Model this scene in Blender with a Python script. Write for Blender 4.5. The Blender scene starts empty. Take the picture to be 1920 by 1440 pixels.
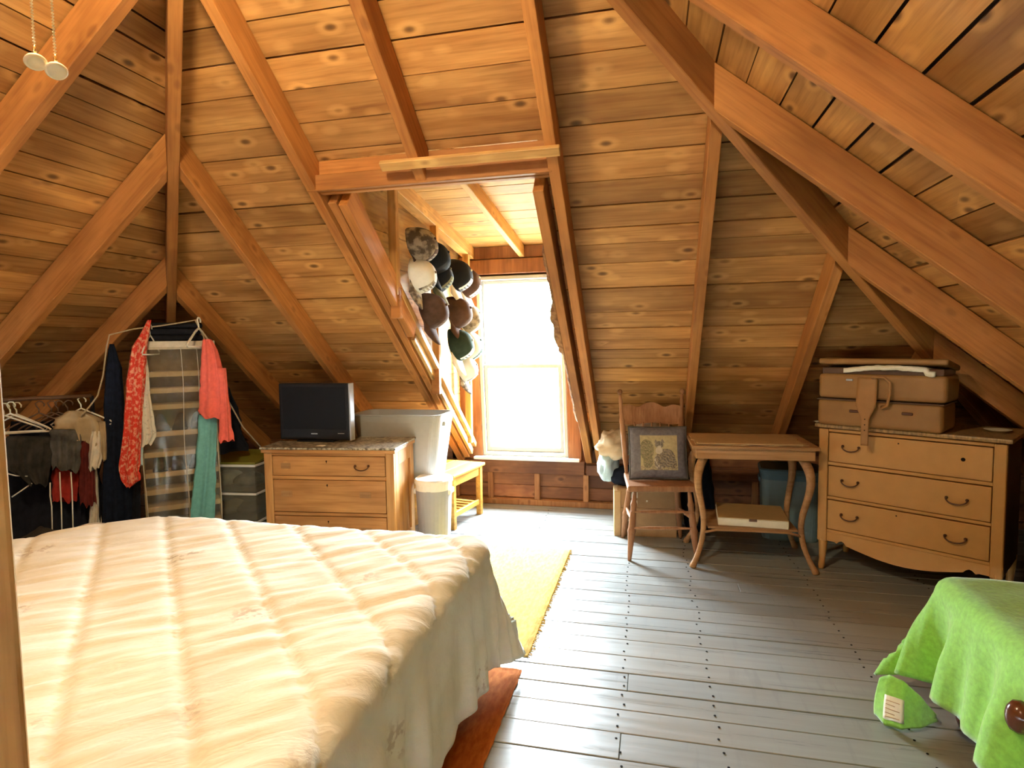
import bpy, bmesh, math, random
from mathutils import Vector, Matrix, noise
random.seed(7)
sc = bpy.context.scene
C = sc.collection
R = math.radians

# ------------------------------------------------------------------ camera
F = 1119.4
YAW, PITCH, ROLL = R(-13.44), R(-3.952), R(0.855)
H = 1.35
fw = Vector((math.sin(YAW)*math.cos(PITCH), math.cos(YAW)*math.cos(PITCH), math.sin(PITCH)))
rt = Vector((math.cos(YAW), -math.sin(YAW), 0.0))
dn = fw.cross(rt)
rt2 = math.cos(ROLL)*rt + math.sin(ROLL)*dn
dn2 = -math.sin(ROLL)*rt + math.cos(ROLL)*dn
cam = bpy.data.objects.new('camera', bpy.data.cameras.new('camera'))
C.objects.link(cam)
cam.data.sensor_width = 36.0
cam.data.lens = F/1920*36.0
cam.data.clip_start = 0.02
m3 = Matrix((rt2, -dn2, -fw)).transposed()
cam.matrix_world = Matrix.Translation((0, 0, H)) @ m3.to_4x4()
sc.camera = cam

def ray(px, py):
    return rt2*((px-960)/F) + dn2*((py-720)/F) + fw
def at(px, py, Y):
    v = ray(px, py); return Vector((0, 0, H)) + v*(Y/v.y)

# ------------------------------------------------------------------ world, exposure
w = bpy.data.worlds.new('sky'); sc.world = w
w.use_nodes = True
bg = w.node_tree.nodes['Background']
bg.inputs[0].default_value = (0.78, 0.90, 1.0, 1)
bg.inputs[1].default_value = 195.0
sc.view_settings.view_transform = 'Standard'
sc.view_settings.look = 'None'
sc.view_settings.exposure = 0.0
sc.view_settings.gamma = 1.0
sc.view_settings.use_curve_mapping = False
LAMP_W = 360.0
REAR_FILL_W = 95.0  # emission of the added fill lamp behind the viewer
sc.cycles.max_bounces = 6
sc.cycles.glossy_bounces = 2
sc.cycles.caustics_reflective = False
sc.cycles.caustics_refractive = False

# window opening portal (helps sample the sky through the dormer window)
pl = bpy.data.lights.new('window_portal', 'AREA')
pl.shape = 'RECTANGLE'; pl.size = 0.72; pl.size_y = 1.48
pl.cycles.is_portal = True
po = bpy.data.objects.new('window_portal', pl); C.objects.link(po)
po.location = (-1.06, 4.93, 1.155)
po.rotation_euler = (R(-90), 0, 0)

# ------------------------------------------------------------------ materials
MATS = {}
def nd(nt, t, **kw):
    n = nt.nodes.new(t)
    for k, v in kw.items(): setattr(n, k, v)
    return n
def base_mat(name, rough=0.6, spec=0.3):
    m = bpy.data.materials.new(name); m.use_nodes = True
    nt = m.node_tree; b = nt.nodes['Principled BSDF']
    b.inputs['Roughness'].default_value = rough
    b.inputs['Specular IOR Level'].default_value = spec
    MATS[name] = m
    return m, nt, b
def coords(nt, scale=(1, 1, 1), rnd=True):
    tc = nd(nt, 'ShaderNodeTexCoord'); mp = nd(nt, 'ShaderNodeMapping')
    mp.inputs['Scale'].default_value = scale
    if rnd:
        oi = nd(nt, 'ShaderNodeObjectInfo')
        mu = nd(nt, 'ShaderNodeVectorMath', operation='SCALE'); mu.inputs[0].default_value = (37, 53, 11)
        nt.links.new(oi.outputs['Random'], mu.inputs['Scale'])
        ad = nd(nt, 'ShaderNodeVectorMath', operation='ADD')
        nt.links.new(tc.outputs['Object'], ad.inputs[0]); nt.links.new(mu.outputs[0], ad.inputs[1])
        nt.links.new(ad.outputs[0], mp.inputs[0])
    else:
        nt.links.new(tc.outputs['Object'], mp.inputs[0])
    return mp.outputs[0]
def ramp(nt, fac, stops):
    r = nd(nt, 'ShaderNodeValToRGB')
    while len(r.color_ramp.elements) < len(stops): r.color_ramp.elements.new(0.5)
    for e, (p, c) in zip(r.color_ramp.elements, stops):
        e.position = p; e.color = (*c, 1) if len(c) == 3 else c
    nt.links.new(fac, r.inputs[0]); return r.outputs[0]
def mixc(nt, fac, a, b, mode='MIX'):
    m = nd(nt, 'ShaderNodeMix', data_type='RGBA', blend_type=mode)
    for s, v in ((0, fac), (6, a), (7, b)):
        if hasattr(v, 'is_linked') or hasattr(v, 'links'): nt.links.new(v, m.inputs[s])
        else: m.inputs[s].default_value = v if not isinstance(v, tuple) or len(v) == 4 else (*v, 1)
    return m.outputs[2]
def tex_noise(nt, vec, scale, detail=4, rough=.55, dist=0):
    n = nd(nt, 'ShaderNodeTexNoise'); n.inputs['Scale'].default_value = scale
    n.inputs['Detail'].default_value = detail; n.inputs['Roughness'].default_value = rough
    n.inputs['Distortion'].default_value = dist
    nt.links.new(vec, n.inputs['Vector']); return n.outputs[0]
def bump(nt, b, h, strength=.3, dist=.004):
    bn = nd(nt, 'ShaderNodeBump'); bn.inputs['Strength'].default_value = strength
    bn.inputs['Distance'].default_value = dist
    nt.links.new(h, bn.inputs['Height']); nt.links.new(bn.outputs[0], b.inputs['Normal'])
def wood(name, light, dark, axis=0, rough=.55, knots=0.0, var=.25, grain=16, spec=.25, stain=None):
    m, nt, b = base_mat(name, rough, spec)
    s = [grain]*3; s[axis] = 1.3
    v = coords(nt, tuple(s))
    g = tex_noise(nt, v, 1.0, 5, .6, .35)
    col = ramp(nt, g, [(.28, dark), (.72, light)])
    s2 = [5]*3; s2[axis] = 1.6
    v2 = coords(nt, tuple(s2))
    g2 = tex_noise(nt, v2, 1.0, 3)
    bl = ramp(nt, g2, [(.3, (.55, .48, .42)), (.62, (1.10, 1.07, 1.02))])
    col = mixc(nt, .75, col, bl, 'MULTIPLY')
    s4 = [70]*3; s4[axis] = 3.0
    g4 = tex_noise(nt, coords(nt, tuple(s4)), 1.0, 3, .6)
    col = mixc(nt, .8, col, ramp(nt, g4, [(.32, (.74, .68, .62)), (.55, (1.03, 1.02, 1.0))]), 'MULTIPLY')
    if stain:
        g3 = tex_noise(nt, coords(nt, (1.2, 1.2, 1.2)), 1.7, 4)
        col = mixc(nt, ramp(nt, g3, [(.45, (0, 0, 0)), (.7, (1, 1, 1))]), col, (*stain, 1))
    if knots:
        s3 = [11.5]*3; s3[axis] = 6.0
        vo = nd(nt, 'ShaderNodeTexVoronoi'); vo.inputs['Scale'].default_value = 1.0
        vo.inputs['Randomness'].default_value = 1.0
        nt.links.new(coords(nt, tuple(s3)), vo.inputs['Vector'])
        kf = ramp(nt, vo.outputs['Distance'], [(.06, (1, 1, 1)), (.11, (.75, .75, .75)), (.16, (.22, .22, .22)), (.30, (0, 0, 0))])
        sel = ramp(nt, nt.nodes[vo.name].outputs['Color'], [(.40, (0, 0, 0)), (.45, (knots,)*3)])
        kk = mixc(nt, 1.0, kf, sel, 'MULTIPLY')
        halo = ramp(nt, vo.outputs['Distance'], [(.14, (0, 0, 0)), (.22, (.55, .55, .55)), (.42, (0, 0, 0))])
        col = mixc(nt, mixc(nt, 1.0, halo, sel, 'MULTIPLY'), col, tuple(min(1, c*1.35) for c in light)+(1,))
        col = mixc(nt, kk, col, tuple(c*.28 for c in dark)+(1,))
    oi = nd(nt, 'ShaderNodeObjectInfo')
    mr = nd(nt, 'ShaderNodeMapRange'); mr.inputs[3].default_value = 1-var; mr.inputs[4].default_value = 1+var*.8
    nt.links.new(oi.outputs['Random'], mr.inputs[0])
    hs = nd(nt, 'ShaderNodeHueSaturation')
    nt.links.new(mr.outputs[0], hs.inputs['Value']); nt.links.new(col, hs.inputs['Color'])
    nt.links.new(hs.outputs[0], b.inputs['Base Color'])
    bump(nt, b, g, .25, .003)
    return m
def plain(name, col, rough=.6, spec=.3, var=0.0, metal=0, nscale=30, namt=.12, bstr=0, sheen=0):
    m, nt, b = base_mat(name, rough, spec)
    b.inputs['Metallic'].default_value = metal
    n = tex_noise(nt, coords(nt, (1, 1, 1)), nscale, 4)
    c = ramp(nt, n, [(.3, tuple(x*(1-namt) for x in col)), (.7, tuple(min(1, x*(1+namt)) for x in col))])
    nt.links.new(c, b.inputs['Base Color'])
    if bstr: bump(nt, b, n, bstr, .004)
    if sheen: b.inputs['Sheen Weight'].default_value = sheen
    return m
def two(name, a, bcol, scale, lo=.45, hi=.55, rough=.8, detail=3, bstr=.2, stretch=(1, 1, 1), vor=False):
    m, nt, b = base_mat(name, rough, .2)
    v = coords(nt, stretch)
    if vor:
        vo = nd(nt, 'ShaderNodeTexVoronoi'); vo.inputs['Scale'].default_value = scale
        nt.links.new(v, vo.inputs['Vector']); n = vo.outputs['Distance']
    else: n = tex_noise(nt, v, scale, detail)
    nt.links.new(ramp(nt, n, [(lo, a), (hi, bcol)]), b.inputs['Base Color'])
    if bstr: bump(nt, b, n, bstr, .004)
    return m

ROOF_L, ROOF_D = (.60, .32, .105), (.39, .175, .048)
wood('roof_board', ROOF_L, ROOF_D, 0, .55, .9, .26, 15)
wood('rafter_wood', (.51, .225, .062), (.38, .15, .036), 0, .6, .35, .10, 13)
wood('dormer_wood', (.72, .47, .18), (.52, .28, .085), 0, .55, .8, .2, 15)
wood('casing_wood', (.36, .16, .065), (.18, .07, .026), 2, .5, .5, .15, 13)
wood('knee_wood', (.38, .17, .07), (.17, .065, .03), 0, .65, .6, .3, 9, stain=(.10, .04, .022))
wood('knee_stud', (.45, .22, .09), (.28, .12, .045), 2, .65, .4, .15, 13)
wood('post_wood', (.66, .39, .13), (.50, .25, .07), 2, .5, .3, .1, 14)
wood('dresser_oak', (.60, .32, .12), (.47, .22, .075), 0, .45, 0, .05, 20)
wood('dresser_oak_side', (.60, .34, .13), (.50, .25, .09), 2, .45, 0, .05, 18)
wood('bench_wood', (.66, .36, .075), (.52, .26, .05), 1, .4, .3, .06, 14)
wood('chair_wood', (.42, .22, .11), (.28, .13, .06), 2, .5, 0, .08, 22)
wood('table_wood', (.50, .29, .13), (.36, .19, .08), 0, .5, 0, .05, 20)
wood('dark_red_wood', (.14, .035, .015), (.07, .015, .008), 0, .25, 0, .05, 14, .5)
wood('knob_wood', (.16, .05, .018), (.09, .025, .01), 2, .18, 0, .02, 14, .6)
plain('tan_paint', (.52, .27, .08), .5, .3, namt=.05, nscale=14)
plain('deck_felt', (.035, .02, .015), .95, .05)
plain('vinyl_white', (.46, .46, .43), .35, .4, namt=.02)
plain('sill_white', (.82, .80, .74), .45, .4, namt=.04)
plain('white_plastic', (.80, .80, .77), .35, .4, namt=.02)
plain('tote_grey', (.46, .46, .43), .4, .4, namt=.03)
plain('bin_grey', (.36, .38, .44), .4, .4, namt=.03)
plain('black_plastic', (.010, .010, .012), .4, .3, namt=.1)
plain('screen_black', (.006, .007, .010), .5, .25, namt=.05)
plain('silver', (.55, .56, .57), .3, .5, namt=.05, metal=.6)
plain('brass_dark', (.10, .04, .018), .4, .5, namt=.1, metal=.5)
plain('brass', (.85, .62, .28), .25, .5, namt=.05, metal=.9)
plain('dark_hole', (.01, .006, .004), .9, .1)
plain('ivory', (.85, .74, .48), .35, .4, namt=.05)
plain('black_cloth', (.010, .010, .013), .95, .1, namt=.3, bstr=.2)
plain('navy_cloth', (.008, .011, .020), .95, .1, namt=.3, bstr=.2)
plain('grey_cloth', (.085, .08, .07), .95, .1, namt=.5, nscale=12, bstr=.3)
plain('charcoal_cloth', (.032, .029, .024), .95, .1, namt=.4, nscale=14, bstr=.3)
plain('cream_cloth', (.60, .54, .42), .9, .1, namt=.12, bstr=.2)
plain('beige_cloth', (.36, .27, .155), .9, .1, namt=.2, nscale=10, bstr=.25)
plain('maroon_cloth', (.12, .02, .015), .95, .1, namt=.25, bstr=.2)
plain('red_cloth', (.33, .03, .02), .95, .1, namt=.2, bstr=.2)
plain('coral_cloth', (.80, .16, .12), .85, .1, namt=.10, nscale=40, bstr=.25)
plain('teal_cloth', (.16, .42, .40), .9, .1, namt=.12, nscale=40, bstr=.3)
plain('light_blue_cloth', (.50, .66, .72), .85, .1, namt=.1, bstr=.2)
plain('tan_cloth', (.62, .50, .34), .9, .1, namt=.16, nscale=9, bstr=.3)
plain('green_cloth', (.26, .58, .09), .95, .05, namt=.16, nscale=60, bstr=.35, sheen=.5)
plain('olive_lid', (.22, .21, .03), .5, .3, namt=.05)
plain('blue_plastic', (.06, .12, .16), .45, .3, namt=.05)
plain('blue_grey_plastic', (.14, .20, .21), .45, .3, namt=.05)
plain('cardboard', (.50, .33, .16), .85, .1, namt=.06)
plain('cardboard_dark', (.36, .22, .11), .85, .1, namt=.06)
plain('white_card', (.72, .66, .50), .75, .2, namt=.04)
plain('pizza_card', (.42, .29, .13), .75, .2, namt=.04)
plain('paper', (.80, .74, .60), .85, .1, namt=.1, nscale=25, bstr=.4)
plain('suitcase_tan', (.29, .145, .042), .5, .3, namt=.12, nscale=9, bstr=.1)
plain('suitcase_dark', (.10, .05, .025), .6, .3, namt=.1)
plain('leather', (.33, .16, .048), .45, .35, namt=.12, nscale=12)
plain('rope', (.42, .33, .22), .9, .1, namt=.15, nscale=80)
plain('hanger_white', (.75, .72, .62), .35, .4, namt=.03)
plain('grey_border', (.17, .16, .175), .95, .05, namt=.2, nscale=50, bstr=.4)
plain('print_beige', (.46, .38, .21), .95, .05, namt=.14, nscale=60)
plain('print_bush', (.22, .20, .11), .95, .05, namt=.35, nscale=70)
plain('print_grey', (.24, .205, .16), .95, .05, namt=.25, nscale=60)
plain('print_dark', (.15, .125, .095), .95, .05, namt=.25, nscale=60)
plain('print_white', (.56, .50, .38), .95, .05, namt=.08, nscale=60)
plain('print_brown', (.33, .26, .16), .95, .05, namt=.2, nscale=60)
plain('cap_brown', (.075, .042, .028), .9, .1, namt=.2)
plain('cap_black', (.012, .014, .017), .85, .15, namt=.2)
plain('cap_white', (.70, .70, .64), .85, .1, namt=.06)
plain('cap_green', (.028, .045, .030), .9, .1, namt=.2)
plain('cap_olive', (.16, .16, .09), .9, .1, namt=.2)
two('cap_camo', (.09, .07, .05), (.38, .33, .24), 22, .42, .58, .9)
two('granite', (.10, .08, .055), (.52, .47, .36), 42, .40, .60, .3, 4, 0)
two('granite_edge', (.20, .125, .055), (.46, .28, .11), 60, .38, .62, .35, 4, 0, (1, 1, .3))
two('red_floral', (.62, .05, .03), (.72, .36, .22), 46, .48, .62, .85, 3)
two('floral_white', (.66, .62, .52), (.42, .40, .34), 55, .55, .68, .85, 3)
two('yellow_rug', (.56, .37, .085), (.68, .49, .15), 70, .35, .65, .98, 4, .9, (1, .35, 1))
two('orange_rug', (.42, .115, .022), (.56, .18, .04), 60, .35, .65, .98, 4, .9, (1, .35, 1))
two('stored_mix', (.05, .05, .045), (.34, .29, .20), 9, .35, .7, .9, 3, 0)
two('shoe_dark', (.008, .008, .010), (.10, .085, .07), 14, .45, .7, .7, 3, .1)
two('glare_edge_wood', (.12, .05, .02), (.42, .22, .09), 30, .3, .7, .9, 4, .6)  # brown for the ragged rim that copies window glare
plain('organizer_canvas', (.44, .33, .18), .9, .1, namt=.08)
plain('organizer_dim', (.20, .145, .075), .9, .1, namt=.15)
plain('pale_bounce_ground', (.42, .38, .30), .95, .05, namt=.3, nscale=1)  # ground colour kept pale to bounce neutral daylight into the dormer
plain('bark_outside', (.12, .10, .08), .95, .05, namt=.3)
plain('leaf', (.13, .24, .12), .7, .2, namt=.3, nscale=3)
plain('fan_white', (.75, .72, .66), .4, .4, namt=.03)
# fabric of quilt
def quilt_mat():
    m, nt, b = base_mat('quilt', .92, .1)
    v = coords(nt, (1, 1, 1), False)
    n = tex_noise(nt, v, 5, 4)
    c = ramp(nt, n, [(.35, (.80, .74, .60)), (.65, (.87, .83, .71))])
    # faint printed flowers
    vo = nd(nt, 'ShaderNodeTexVoronoi'); vo.inputs['Scale'].default_value = 2.6
    nt.links.new(v, vo.inputs['Vector'])
    n2 = tex_noise(nt, v, 34, 3)
    fl = ramp(nt, vo.outputs['Distance'], [(.10, (1, 1, 1)), (.2, (0, 0, 0))])
    f2 = ramp(nt, n2, [(.52, (0, 0, 0)), (.60, (.55, .55, .55))])
    k = mixc(nt, 1.0, fl, f2, 'MULTIPLY')
    c = mixc(nt, k, c, (.42, .30, .20, 1))
    nt.links.new(c, b.inputs['Base Color'])
    tc = nd(nt, 'ShaderNodeTexCoord'); mr_ = nd(nt, 'ShaderNodeMapping'); mr_.inputs['Rotation'].default_value = (0, 0, R(-45))
    ms = nd(nt, 'ShaderNodeMapping'); ms.inputs['Scale'].default_value = (6, 30, 14)
    nt.links.new(tc.outputs['Object'], mr_.inputs[0]); nt.links.new(mr_.outputs[0], ms.inputs[0])
    h = tex_noise(nt, ms.outputs[0], 1.0, 4, .6, .5)
    bump(nt, b, h, .42, .010)
quilt_mat()
def floor_mat():
    m, nt, b = base_mat('floor_paint', .38, .45)
    v = coords(nt, (1.2, 26, 1))
    g = tex_noise(nt, v, 1.0, 5, .65, .3)
    c = ramp(nt, g, [(.3, (.235, .245, .235)), (.7, (.30, .315, .305))])
    g2 = tex_noise(nt, coords(nt, (26, 3, 1)), 1.0, 4)
    c = mixc(nt, ramp(nt, g2, [(.58, (0, 0, 0)), (.72, (.5, .5, .5))]), c, (.20, .215, .215, 1))
    g3 = tex_noise(nt, coords(nt, (2, 2, 1), False), .7, 3)
    c = mixc(nt, ramp(nt, g3, [(.45, (0, 0, 0)), (.7, (.35, .35, .35))]), c, (.25, .20, .14, 1))
    oi = nd(nt, 'ShaderNodeObjectInfo'); mr = nd(nt, 'ShaderNodeMapRange')
    mr.inputs[3].default_value = .88; mr.inputs[4].default_value = 1.1
    nt.links.new(oi.outputs['Random'], mr.inputs[0])
    hs = nd(nt, 'ShaderNodeHueSaturation')
    nt.links.new(mr.outputs[0], hs.inputs['Value']); nt.links.new(c, hs.inputs['Color'])
    nt.links.new(hs.outputs[0], b.inputs['Base Color'])
    r = ramp(nt, g, [(.3, (.24,)*3), (.7, (.40,)*3)])
    nt.links.new(r, b.inputs['Roughness'])
    bump(nt, b, g, .18, .002)
floor_mat()
def clear_mat(name, tint, gl=.08, rough=.05, extra=0.0, extra_col=(.8, .75, .6)):
    m = bpy.data.materials.new(name); m.use_nodes = True; nt = m.node_tree
    nt.nodes.remove(nt.nodes['Principled BSDF']); out = nt.nodes['Material Output']
    tr = nd(nt, 'ShaderNodeBsdfTransparent'); tr.inputs[0].default_value = (*tint, 1)
    g = nd(nt, 'ShaderNodeBsdfGlossy'); g.inputs['Roughness'].default_value = rough
    mx = nd(nt, 'ShaderNodeMixShader'); mx.inputs[0].default_value = gl
    nt.links.new(tr.outputs[0], mx.inputs[1]); nt.links.new(g.outputs[0], mx.inputs[2])
    last = mx.outputs[0]
    if extra:
        d = nd(nt, 'ShaderNodeBsdfDiffuse'); d.inputs[0].default_value = (*extra_col, 1)
        m2 = nd(nt, 'ShaderNodeMixShader'); m2.inputs[0].default_value = extra
        nt.links.new(last, m2.inputs[1]); nt.links.new(d.outputs[0], m2.inputs[2]); last = m2.outputs[0]
    nt.links.new(last, out.inputs[0]); MATS[name] = m
clear_mat('window_glass', (.97, .98, .98), .05, .02)
clear_mat('clear_vinyl', (.93, .91, .86), .07, .18, .06)
clear_mat('clear_drawer', (.80, .80, .74), .05, .2, .16, (.5, .48, .4))
m, nt, b = base_mat('lamp_glass', .4, .4)
b.inputs['Base Color'].default_value = (1, .9, .7, 1)
b.inputs['Emission Color'].default_value = (1, .84, .53, 1); b.inputs['Emission Strength'].default_value = LAMP_W

# ------------------------------------------------------------------ mesh helpers
class MB:
    def __init__(s): s.v = []; s.f = []; s.m = []
    def add(s, vs, fs, mi=0):
        o = len(s.v); s.v += [tuple(p) for p in vs]
        s.f += [tuple(i+o for i in f) for f in fs]; s.m += [mi]*len(fs); return s
    def box(s, x0, x1, y0, y1, z0, z1, mi=0):
        v = [(x0,y0,z0),(x1,y0,z0),(x1,y1,z0),(x0,y1,z0),(x0,y0,z1),(x1,y0,z1),(x1,y1,z1),(x0,y1,z1)]
        return s.add(v, [(0,3,2,1),(4,5,6,7),(0,1,5,4),(1,2,6,5),(2,3,7,6),(3,0,4,7)], mi)
    def bbox(s, x0, x1, y0, y1, z0, z1, r=.006, seg=2, mi=0):
        bm = bmesh.new(); bmesh.ops.create_cube(bm, size=1)
        for v in bm.verts: v.co = Vector(((x0+x1)/2+v.co.x*(x1-x0), (y0+y1)/2+v.co.y*(y1-y0), (z0+z1)/2+v.co.z*(z1-z0)))
        bmesh.ops.bevel(bm, geom=bm.edges[:], offset=min(r, .45*min(x1-x0, y1-y0, z1-z0)), segments=seg, affect='EDGES', profile=.6)
        bm.verts.index_update()
        s.add([v.co for v in bm.verts], [[v.index for v in f.verts] for f in bm.faces], mi); bm.free(); return s
    def prism(s, pts, d, mi=0):
        """pts: 3-D polygon, d: extrusion vector"""
        n = len(pts); d = Vector(d); a = [Vector(p) for p in pts]; b = [p+d for p in a]
        nrm = (a[1]-a[0]).cross(a[2]-a[1])
        fs = [tuple(range(n)) if nrm.dot(d) < 0 else tuple(reversed(range(n))),
              tuple(range(2*n-1, n-1, -1)) if nrm.dot(d) < 0 else tuple(range(n, 2*n))]
        for i in range(n):
            j = (i+1) % n
            fs.append((i, n+i, n+j, j) if nrm.dot(d) < 0 else (i, j, n+j, n+i))
        return s.add(a+b, fs, mi)
    def tube(s, pts, r, n=8, mi=0, closed=False, flat=1.0):
        pts = [Vector(p) for p in pts]; rs = r if isinstance(r, (list, tuple)) else [r]*len(pts)
        vs = []; up = None; N = len(pts)
        for i, p in enumerate(pts):
            if closed: d = pts[(i+1) % N]-pts[i-1]
            else: d = pts[min(i+1, N-1)]-pts[max(i-1, 0)]
            d.normalize()
            if up is None:
                up = Vector((0, 0, 1)) if abs(d.z) < .9 else Vector((1, 0, 0))
            a = d.cross(up)
            if a.length < 1e-4: a = d.cross(Vector((0, 1, 0)))
            a.normalize(); bb = a.cross(d).normalized(); up = bb
            for k in range(n):
                t = 2*math.pi*k/n
                vs.append(p + a*math.cos(t)*rs[i] + bb*math.sin(t)*rs[i]*flat)
        fs = []
        for i in range(N if closed else N-1):
            j = (i+1) % N
            for k in range(n):
                k2 = (k+1) % n
                fs.append((i*n+k, i*n+k2, j*n+k2, j*n+k))
        if not closed:
            fs.append(tuple(range(n-1, -1, -1))); fs.append(tuple((N-1)*n+k for k in range(n)))
        return s.add(vs, fs, mi)
    def lathe(s, prof, c=(0, 0, 0), n=16, mi=0, axis='z', sx=1, sy=1):
        vs = []; c = Vector(c)
        for r, h in prof:
            for k in range(n):
                t = 2*math.pi*k/n
                q = (r*math.cos(t)*sx, r*math.sin(t)*sy, h)
                if axis == 'x': q = (q[2], q[0], q[1])
                if axis == 'y': q = (q[1], q[2], q[0])
                vs.append(c+Vector(q))
        fs = []
        for i in range(len(prof)-1):
            for k in range(n):
                k2 = (k+1) % n; fs.append((i*n+k, i*n+k2, (i+1)*n+k2, (i+1)*n+k))
        fs.append(tuple(range(n-1, -1, -1))); fs.append(tuple((len(prof)-1)*n+k for k in range(n)))
        return s.add(vs, fs, mi)
    def grid(s, fn, nu, nv, mi=0):
        vs = [fn(i/nu, j/nv) for j in range(nv+1) for i in range(nu+1)]
        w_ = nu+1
        return s.add(vs, [(j*w_+i, j*w_+i+1, (j+1)*w_+i+1, (j+1)*w_+i) for j in range(nv) for i in range(nu)], mi)
def O(name, mb, mat, parent=None, smooth=False, matrix=None, **props):
    me = bpy.data.meshes.new(name); me.from_pydata(mb.v, [], mb.f)
    mats = mat if isinstance(mat, (list, tuple)) else [mat]
    for k in mats: me.materials.append(MATS[k])
    if len(mats) > 1: me.polygons.foreach_set('material_index', mb.m)
    if smooth: me.polygons.foreach_set('use_smooth', [True]*len(me.polygons))
    me.update()
    o = bpy.data.objects.new(name, me); C.objects.link(o)
    if parent: o.parent = parent
    if matrix: o.matrix_local = matrix
    for k, v in props.items(): o[k] = v
    return o
def T(name, label, cat, loc=(0, 0, 0), rz=0.0, group=None):
    o = bpy.data.objects.new(name, None); C.objects.link(o); o.empty_display_size = .1
    o.location = loc; o.rotation_euler = (0, 0, rz)
    o['label'] = label; o['category'] = cat
    if group: o['group'] = group
    return o
def tag(o, label, cat, group=None, kind=None):
    o['label'] = label; o['category'] = cat
    if group: o['group'] = group
    if kind: o['kind'] = kind
    return o
def solid(o, th, off=0):
    m = o.modifiers.new('thickness', 'SOLIDIFY'); m.thickness = th; m.offset = off; return o
def sub(o, lv=1):
    m = o.modifiers.new('smooth', 'SUBSURF'); m.levels = lv; m.render_levels = lv; return o
def nz(x, y=0, z=0): return noise.noise(Vector((x, y, z)))
def clip(poly, a, b, c):
    """keep the part of a 2-D polygon where a*x+b*y<=c"""
    out = []
    for i in range(len(poly)):
        p, q = poly[i], poly[(i+1) % len(poly)]
        dp, dq = a*p[0]+b*p[1]-c, a*q[0]+b*q[1]-c
        if dp <= 0: out.append(p)
        if (dp < 0 < dq) or (dq < 0 < dp):
            t = dp/(dp-dq); out.append((p[0]+(q[0]-p[0])*t, p[1]+(q[1]-p[1])*t))
    return out

# ------------------------------------------------------------------ the roof
TB = math.tan(R(38.712)); CB = math.cos(R(38.712)); SB = math.sin(R(38.712))
ZB, ZL, ZR = 4.199, 4.014, 2.390          # rafter undersides: z=ZB-TB*y, ZL+TB*x, ZR-TB*x
DV = .14/CB                                # rafter depth measured vertically
BB, BL, BR = ZB+DV, ZL+DV, ZR+DV           # underside of the roof boards
APX = (BR-BL)/(2*TB); APZ = BL+TB*APX; APY = (BB-APZ)/TB
YK = 4.80; YREAR = -2.6
SL_E = -4.70; SR_E = APX*2-SL_E; BK_E = APY+(APX-SL_E)
ceiling = O('ceiling', MB(), 'deck_felt')
tag(ceiling, 'pitched attic ceiling of knotty orange pine boards between exposed rafters', 'ceiling', kind='structure')
ceil_mb = MB()
def slope_frame(kind):
    """origin on the board underside, u along the boards, v up the slope, n outwards"""
    if kind == 'B': o = Vector((0, 0, BB)); u = Vector((1, 0, 0)); v = Vector((0, -CB, SB))
    if kind == 'L': o = Vector((0, 0, BL)); u = Vector((0, 1, 0)); v = Vector((CB, 0, SB))
    if kind == 'R': o = Vector((0, 0, BR)); u = Vector((0, -1, 0)); v = Vector((-CB, 0, SB))
    n = u.cross(v).normalized()
    if n.z < 0: n = -n
    return o, u, v, n
def slope_boards(kind, regions, seams, gap, th=.02, mat='roof_board', split=None, joint=False):
    o, u, v, n = slope_frame(kind)
    for reg in regions:                    # plan polygon -> (u, v) polygon
        uv = []
        for (x, y) in reg:
            if kind == 'B': uv.append((x, -y/CB))
            if kind == 'L': uv.append((y, x/CB))
            if kind == 'R': uv.append((-y, -x/CB))
        base = {'B': BB, 'L': BL, 'R': BR}[kind]
        for k in range(len(seams)-1):
            v1 = (seams[k]-base)/SB; v0 = (seams[k+1]-base)/SB
            g = gap*random.uniform(.4, 1.5)
            poly = clip(clip(uv, 0, 1, v1-g), 0, -1, -v0)
            if len(poly) < 3: continue
            us = [p[0] for p in poly]
            if max(us)-min(us) < .05: continue
            cuts = [min(us), max(us)]
            if joint and max(us)-min(us) > 2.4 and random.random() < .5:
                cuts.insert(1, min(us)+random.uniform(.35, .65)*(max(us)-min(us)))
            for a_, b_ in zip(cuts, cuts[1:]):
                pp = clip(clip(poly, 1, 0, b_-(.002 if b_ < max(us) else -.1)), -1, 0, -a_)
                if len(pp) < 3: continue
                cu = sum(p[0] for p in pp)/len(pp); cv = sum(p[1] for p in pp)/len(pp)
                off = random.uniform(0, .004)
                mb = MB().prism([(p[0]-cu, p[1]-cv, 0) for p in pp], (0, 0, th))
                M = Matrix((u, v, n)).transposed().to_4x4(); M.translation = o+u*cu+v*cv+n*off
                O('board', mb, mat, ceiling, matrix=M)
def seam_list(top, bottom, step, given=(), jit=.0):
    s = sorted(given, reverse=True)
    z = s[0] if s else top
    while z < top: z += step*random.uniform(1-jit, 1+jit); s.insert(0, z)
    z = s[-1]
    while z > bottom: z -= step*random.uniform(1-jit, 1+jit); s.append(z)
    return s
backS = seam_list(APZ-.01, .44, .088, [2.644, 2.553, 2.461, 2.366, 2.275, 2.186, 2.093, 2.007, 1.919, 1.850, 1.765, 1.648, 1.52, 1.43, 1.36, 1.30, 1.238, 1.174, 1.076, .985, .904], .1)
leftS = seam_list(APZ-.01, .44, .072, [2.577, 2.50, 2.429, 2.367, 2.304, 2.242, 2.165, 2.096], .22)
rightS = seam_list(APZ-.01, .44, .0915, [2.305, 2.212, 2.122, 2.031, 1.942, 1.850, 1.756, 1.664], .06)
HX0, HX1, HY = -1.59, -.505, 2.665         # dormer opening in the back slope
tri = [(APX, APY), (SR_E, BK_E), (SL_E, BK_E)]
topreg = clip(tri, 0, 1, HY)
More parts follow.
